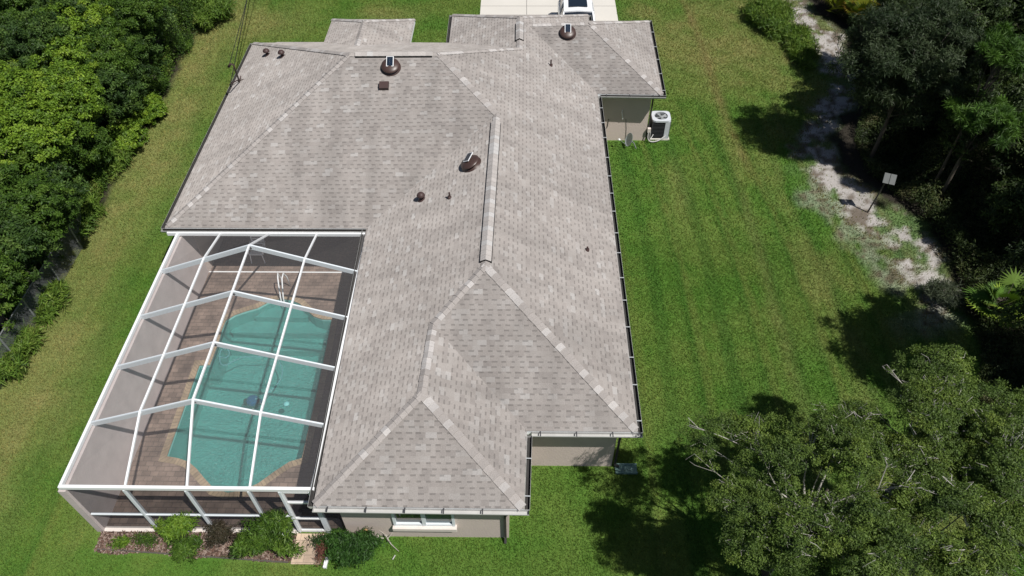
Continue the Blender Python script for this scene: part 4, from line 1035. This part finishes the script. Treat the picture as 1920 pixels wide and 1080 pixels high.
# left wood: crown centre given by where it shows, foot straight below it
LW = [  # px, py, zc, r, rz, kind, label
 (20, 45, 4.5, 2.6, 2.4, 'mid', 'mid green tree in the extreme far left corner of the wood'),
 (105, 35, 4.2, 2.4, 2.3, 'dark', 'dark tree behind the vine mound at the far end of the left wood'),
 (180, 30, 4.2, 2.2, 2.2, 'vine', 'bright vine covered tree at the far end of the left wood'),
 (262, 35, 3.8, 2.3, 2.0, 'mid', 'leafy mid green tree right of the bright vines at the far end'),
 (345, 28, 3.0, 1.9, 1.8, 'dark', 'dark leafy tree standing out furthest into the lawn at the far left'),
 (60, 120, 4.2, 2.2, 2.0, 'dark', 'shaded dark tree left of the yellow green vine mound'),
 (140, 105, 3.9, 2.3, 2.0, 'vine', 'yellow green vine mound high in the left wood'),
 (225, 110, 3.4, 2.1, 1.8, 'mid', 'tangled mid green tree behind the dark lawn edge shrubs'),
 (300, 105, 2.6, 1.9, 1.6, 'dark', 'dark wide leaved tree overhanging the lawn below the far left tip'),
 (15, 190, 4.0, 2.3, 1.9, 'vine', 'bright vine draped tree by the left picture edge'),
 (95, 205, 3.8, 2.2, 1.8, 'vine', 'long bright vine tongue running down between dark gaps'),
 (175, 195, 2.9, 2.0, 1.6, 'dark', 'dark hollow crowned tree right of the vine tongue'),
 (245, 185, 2.0, 1.6, 1.3, 'dark', 'low dark tree at the lawn edge level with the roof hip'),
 (30, 290, 3.6, 2.2, 1.8, 'vine', 'rounded bright vine mound at the left edge level with the cage top'),
 (110, 285, 3.0, 1.9, 1.7, 'mid', 'light tipped bushy tree in the middle of the left hedge'),
 (172, 275, 2.0, 1.5, 1.3, 'mid', 'mid green shrubby tree at the lawn edge beside the brown strip'),
 (30, 380, 3.2, 2.1, 1.7, 'mid', 'olive green tree at the left edge above the fence'),
 (100, 370, 2.4, 1.6, 1.4, 'dark', 'dark green tree at the lawn edge above the chain link fence'),
 (30, 470, 2.9, 1.8, 1.6, 'dark', 'dark dense tree overhanging the far end of the chain link fence'),
 (85, 445, 2.0, 1.2, 1.2, 'dark', 'small dark tree where the fence enters the hedge'),
 (12, 550, 2.6, 1.5, 1.5, 'mid', 'nearest leafy tree behind the chain link fence'),
]
for k, (px, py, zc, r, rz, kd, lb) in enumerate(LW):
    p = at(px, py, zc*.9); p.x = min(p.x, -16.95-r*(.0 if py > 360 else .42)); tree((p.x, p.y), kd, 11+k % 5, r, zc*.9, rz*1.2, lb, group='trees of the left wood')
# low shrubs along the left lawn edge
LS = [(385, 12, 1.3, 'bright green shrub at the far tip of the left lawn edge'), (238, 248, 1.1, 'bright round bush by the lawn below the dark trees'),
      (208, 300, .8, 'small bush in the notch of the left hedge'), (150, 405, .8, 'grassy bush at the lawn edge left of the privacy wall'), (275, 205, .9, 'bright low bush under the dark lawn edge tree'),
      (95, 560, .6, 'weedy bush growing through the chain link fence'), (40, 640, .6, 'weedy bush at the foot of the near fence'), (10, 690, .6, 'last low weedy bush at the near end of the fence')]
for k, (px, py, r, lb) in enumerate(LS):
    p = at(px, py, r*.6); tree((p.x, p.y), 'weed' if k not in (1, 4) else 'vine', 21+k % 3, (r, r*1.4), r*.5, r*.7, lb, 'shrub', 'shrubs along the left lawn edge', 'shrub')
# right wood: feet chosen so that the shade falls where the photo has it
RW = [  # x, y, zc, r, rz, kind, label
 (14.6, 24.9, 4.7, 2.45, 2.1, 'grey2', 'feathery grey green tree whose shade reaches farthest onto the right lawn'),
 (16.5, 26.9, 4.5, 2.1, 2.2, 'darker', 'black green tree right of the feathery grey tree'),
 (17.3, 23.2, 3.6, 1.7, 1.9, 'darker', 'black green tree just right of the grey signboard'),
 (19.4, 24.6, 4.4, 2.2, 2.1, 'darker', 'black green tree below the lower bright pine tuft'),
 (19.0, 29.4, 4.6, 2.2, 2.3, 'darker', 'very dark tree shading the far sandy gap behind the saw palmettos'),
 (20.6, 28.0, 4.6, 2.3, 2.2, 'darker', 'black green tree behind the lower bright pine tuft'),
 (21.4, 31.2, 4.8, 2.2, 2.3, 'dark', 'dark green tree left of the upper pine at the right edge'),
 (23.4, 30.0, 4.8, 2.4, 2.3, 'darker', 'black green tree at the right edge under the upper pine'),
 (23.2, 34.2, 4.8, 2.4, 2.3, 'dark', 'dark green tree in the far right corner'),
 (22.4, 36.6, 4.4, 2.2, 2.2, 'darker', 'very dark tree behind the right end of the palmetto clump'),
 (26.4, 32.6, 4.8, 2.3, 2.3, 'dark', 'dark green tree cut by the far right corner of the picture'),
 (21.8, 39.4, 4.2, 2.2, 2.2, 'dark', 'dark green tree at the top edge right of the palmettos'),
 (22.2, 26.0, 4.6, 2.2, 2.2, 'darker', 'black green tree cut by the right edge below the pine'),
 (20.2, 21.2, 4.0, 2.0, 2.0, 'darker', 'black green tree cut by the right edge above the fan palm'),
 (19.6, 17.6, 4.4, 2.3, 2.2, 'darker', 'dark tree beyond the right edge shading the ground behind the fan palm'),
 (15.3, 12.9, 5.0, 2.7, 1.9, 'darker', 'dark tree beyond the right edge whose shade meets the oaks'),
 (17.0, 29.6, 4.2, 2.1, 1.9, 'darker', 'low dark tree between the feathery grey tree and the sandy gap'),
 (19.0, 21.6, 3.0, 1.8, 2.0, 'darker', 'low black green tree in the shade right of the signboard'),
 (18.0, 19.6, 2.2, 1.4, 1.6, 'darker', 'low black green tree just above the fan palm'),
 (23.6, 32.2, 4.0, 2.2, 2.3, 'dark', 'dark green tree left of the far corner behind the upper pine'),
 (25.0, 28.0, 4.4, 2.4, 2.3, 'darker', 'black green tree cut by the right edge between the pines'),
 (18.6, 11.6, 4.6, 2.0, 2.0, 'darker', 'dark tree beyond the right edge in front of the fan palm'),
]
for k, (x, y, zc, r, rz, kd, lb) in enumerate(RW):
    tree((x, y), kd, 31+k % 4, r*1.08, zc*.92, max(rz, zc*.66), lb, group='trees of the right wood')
p = at(1850, 215, 4.2); tree((p.x, p.y), 'pine', 41, 1.4, 4.2, 1.0, 'pine with bright green needle tufts above the dark right wood', group='pines of the right wood', name='pine_tree')
p = at(1885, 100, 6.2); tree((p.x, p.y), 'pine', 42, 1.1, 6.2, .8, 'pine with sunlit top at the right edge near the far corner', group='pines of the right wood', name='pine_tree')
p = at(1770, 545, .5); tree((p.x, p.y), 'grey', 44, .7, .35, .35, 'straw coloured weedy clump at the sand edge left of the fan palm', 'shrub', name='shrub')
p = at(1445, 20, .6); tree((p.x, p.y), 'weed', 22, (1.4, 1.9), .35, .6, 'bright green bush at the far end of the right lawn', 'shrub', 'shrubs at the right lawn edge', 'shrub')
p = at(1500, 75, .4); tree((p.x, p.y), 'weed', 23, (.9, 1.8), .25, .4, 'low weedy bush between the right lawn and the bare sand', 'shrub', 'shrubs at the right lawn edge', 'shrub')
# big oaks near the camera, bottom right
OK_ = [((1530, 925), 4.5, (2.7, 2.0), 1.6, 51, 'sparse leaved oak nearest the house corner with pale twigs'),
       ((1760, 805), 4.6, (2.7, 2.0), 1.6, 52, 'grey twigged oak highest in the bottom right group'),
       ((1700, 1050), 4.8, (2.6, 1.8), 1.6, 53, 'oak with yellow green leaves at the bottom right edge'),
       ((1930, 940), 4.8, (2.2, 2.2), 1.7, 54, 'oak with bare pale branches at the right edge of the picture')]
for (px, zc, r, rz, sd, lb) in OK_:
    p = at(*px, zc); tree((p.x, p.y), 'oak', sd, r, zc, rz, lb, group='oaks at the bottom right', name='oak_tree', rot=0.)
# undergrowth nobody could count
def undergrowth(n, sampler, h, leaf, asp, pal, label):
    x, y = sampler(n); k_ = N2.fbm(x, y, 1.3); hh = h(x, y)*(.25+1.5*sstep(.3, .75, k_)); z = hh*RNG.random(len(x))**.6
    pal = np.array(pal); t = np.clip(N3.fbm(x, y, .8)*1.6-.3+RNG.normal(0, .15, len(x)), 0, .999)*(len(pal)-1); i0 = t.astype(int); c_ = pal[i0]*(1-(t-i0))[:, None]+pal[i0+1]*(t-i0)[:, None]
    P = np.stack([x, y, z], -1); tag(np_mesh('undergrowth', leaf_quads(P, np.tile([0, -.2, .8], (len(x), 1)), leaf, leaf*asp), 4, M['leaf'], c_), label, 'undergrowth', kind='stuff')
def samp_left(n):
    y = RNG.uniform(13, 41, n); w_ = np.interp(y, [13, 17, 19, 25, 41], [1.5, 2.5, 3.5, 6, 9]); x = -17.0-RNG.random(n)**1.3*w_ + .35*(N1.fbm(y*0+3, y, 1.5)-.5)*2; return x, y
undergrowth(260000, samp_left, lambda x, y: np.interp(y, [13, 17, 19, 41], [.4, .6, 1.4, 1.7]), .10, .35, [(.02, .045, .010), (.05, .10, .015), (.09, .17, .02), (.15, .18, .04)], 'tangled weeds filling the foot of the left wood')
def samp_right(n):
    y = RNG.uniform(2, 42, n); b = np.interp(y, [5, 13, 15, 17, 19.5, 21.6, 24, 26.5, 29, 32, 35, 38, 44], [13.6, 14.2, 15.2, 15.5, 15.7, 15.4, 14.2, 14.4, 15.6, 17.0, 17.2, 16.4, 16.2]); x = b+RNG.random(n)**1.1*9; return x, y
undergrowth(330000, samp_right, lambda x, y: np.clip(.3+(x-15.)*.4, .3, 1.5), .12, .3, [(.014, .024, .009), (.034, .054, .016), (.06, .085, .025), (.11, .11, .05)], 'dark low brush on the shaded floor of the right wood')

# palms: fans of pointed leaflets
def palm(loc, nf, R_, h, pal, label, seed, name='palmetto', group=None, zc=0.5):
    rg = random.Random(seed); root = empty(name, (loc[0], loc[1], 0), label, 'palm', group)
    off = root.location; pt = MB(); V_, C_ = [], []
    for k in range(nf):
        az_ = rg.uniform(0, 6.283); el = rg.uniform(.15, 1.35); L = R_*rg.uniform(.55, .9)
        d = Vector((math.cos(az_)*math.cos(el), math.sin(az_)*math.cos(el), math.sin(el)))
        base = Vector((rg.uniform(-.1, .1), rg.uniform(-.1, .1), h*rg.uniform(.2, 1))); hub = base + d*L*.55
        pt.tube([base+off, hub+off], [.014, .008], 4, False)
        c = Vector(rg.choice(pal))*rg.uniform(.75, 1.25)
        sdv = d.cross(Vector((0, 0, 1))).normalized(); upv = sdv.cross(d)
        for j in range(19):
            t = (j-9)/9*R(125); dd_ = (d*math.cos(t)+sdv*math.sin(t)); fl = L*.62*(1-.25*abs(j-9)/9)*rg.uniform(.85, 1.1)
            tip = hub+dd_*fl-Vector((0, 0, .22*fl))+upv*.05; midp = hub+dd_*fl*.45; pw_ = upv.cross(dd_).normalized()*fl*.055
            V_ += [tuple(hub), tuple(midp+pw_), tuple(tip), tuple(midp-pw_)]; C_.append(tuple(c*rg.uniform(.85, 1.15)))
    pt.build('stem', M['bark'], root)
    np_mesh('fronds', np.array(V_), 4, M['leaf'], np.array(C_), root)
PG = [(.09, .18, .03), (.15, .25, .04), (.24, .34, .05), (.07, .13, .03)]
PY = [(.16, .19, .02), (.22, .24, .025), (.10, .15, .02), (.26, .17, .03)]
p = at(1880, 560, .9); palm((p.x, p.y), 46, 1.25, .9, PG, 'bushy green fan palm at the right picture edge', 61, 'fan_palm')
for k, (px, py, lb) in enumerate(((1570, 5, 'yellowing saw palmetto at the left end of the clump by the sand'), (1615, 22, 'yellow green saw palmetto in the middle of the clump by the sand'), (1665, 12, 'orange tipped saw palmetto right of the middle of the clump'), (1710, -5, 'saw palmetto at the right end of the clump by the dark trees'))):
    p = at(px, py, .7); palm((p.x, p.y), 34, 1.35, .7, PY, lb, 70+k, 'saw_palmetto', 'saw palmettos at the far end of the sand')

# garden bed: mulch and plants
nM = 9000; x = RNG.uniform(-11.5, -6.15, nM); y = RNG.uniform(7.62, 8.39, nM); k = y > 7.86-.045*(x+11.4)+.05*np.sin(x*3); x, y = x[k], y[k]; nM = len(x)
a = RNG.uniform(0, 6.28, nM); v = np.zeros((nM, 4, 3)); L = RNG.uniform(.02, .06, nM); W = RNG.uniform(.008, .02, nM); z = RNG.uniform(.0, .045, nM)
for j, (s1, s2) in enumerate(((-1, -1), (1, -1), (1, 1), (-1, 1))):
    v[:, j] = np.stack([x+np.cos(a)*L*s1-np.sin(a)*W*s2, y+np.sin(a)*L*s1+np.cos(a)*W*s2, z+s1*L*RNG.uniform(-.3, .3, nM)], -1)
base = np.array([[.11, .065, .05], [.17, .115, .09], [.27, .21, .18], [.06, .04, .032]])[RNG.integers(0, 4, nM)]
tag(np_mesh('mulch', v.reshape(-1, 3), 4, M['mulch'], base), 'reddish brown bark mulch in the bed below the pool cage', 'mulch', kind='stuff')
mb = MB(); mb.box((-11.5, 7.9, -.03), (-6.16, 8.39, .004)); tag(mb.build('flower_bed', mat_simple('bed_soil', (.10, .065, .05), .95, var=.4, scale=12), None), kind='structure')
pts = [Vector((-11.45, 7.90, .03)), Vector((-9.5, 7.80, .03)), Vector((-8, 7.70, .03)), Vector((-6.2, 7.60, .03))]
mb = MB(); mb.tube(smooth_path(pts), .02, 5); tag(mb.build('bed_edging', M['rope'], None), 'thin dark edging along the mulch bed', 'edging')
def bush(px, py, z, r, rz, n, leaf, asp, pal, label, seed, drop=None):
    p = at(px, py, z); rg = np.random.default_rng(seed); root = empty('bush', (p.x, p.y, 0), label, 'bush', 'plants along the rear wall')
    P, Nn, c_, cl = make_crown_mesh('b', seed, 1, 1, 1, n, leaf, pal, 90, .2)
    th = np.arctan2(P[:, 1], P[:, 0]); P[:, :2] *= (1+.28*np.sin(3*th+seed)+.22*np.sin(7*th+2*seed)+.12*np.sin(13*th))[:, None]
    r = (r[0]*1.3, r[1]*1.2); P = P*np.array([r[0], r[1], rz*1.1])+np.array([0, 0, z]) + rg.normal(0, .045, P.shape); k = P[:, 2] > .01
    np_mesh('leaves', leaf_quads(P[k], Nn[k], leaf*1.35, leaf*asp*1.1), 4, M['leaf'], c_[k], root)
    mb = MB(); off = root.location
    for j in range(10):
        e = Vector(cl[j*4]*np.array([r[0], r[1], rz]))+Vector((0, 0, z)); mb.tube([off+Vector((random.uniform(-.05, .05), random.uniform(-.05, .05), 0)), off+e*.6, off+e], [.014, .01, .005], 4, False)
    mb.build('stems', M['bark'], root)
bush(328, 992, .75, (.36, .30), .42, 5200, .085, .3, V_BRIGHT, 'bright green upright bush below the second cage post', 81)
bush(350, 1028, .3, (.28, .34), .3, 3600, .085, .28, V_MID, 'drooping green bush spilling from the mulch over the lawn', 82)
bush(412, 1005, .5, (.34, .28), .36, 3000, .06, .3, [(.03, .028, .018), (.05, .045, .025), (.07, .05, .035)], 'dark brownish bush between the two green bushes', 83)
bush(485, 1015, .55, (.52, .36), .45, 8500, .10, .27, V_MID, 'large leafy bush in the mulch left of the paver slab', 84)
bush(515, 985, .95, (.34, .25), .42, 4200, .11, .26, V_MID, 'tall upright bush against the screen left of the door', 85)
bush(228, 1017, .14, (.15, .10), .14, 700, .07, .35, V_BRIGHT, 'tiny bright plant alone in the left part of the mulch', 86)
bush(275, 1012, .25, (.36, .16), .25, 900, .05, .3, V_MID, 'thin wispy seedlings in the left part of the mulch', 87)
bush(658, 1026, .40, (.70, .40), .40, 15000, .08, .30, [(.018, .045, .012), (.03, .08, .015), (.05, .12, .02)], 'dense dark green rounded bush right of the paver slab', 88)
bush(606, 1030, .25, (.12, .36), .3, 900, .07, .2, [(.12, .04, .04), (.2, .08, .06), (.06, .08, .03)], 'reddish spiky plant along the right edge of the slab', 89)
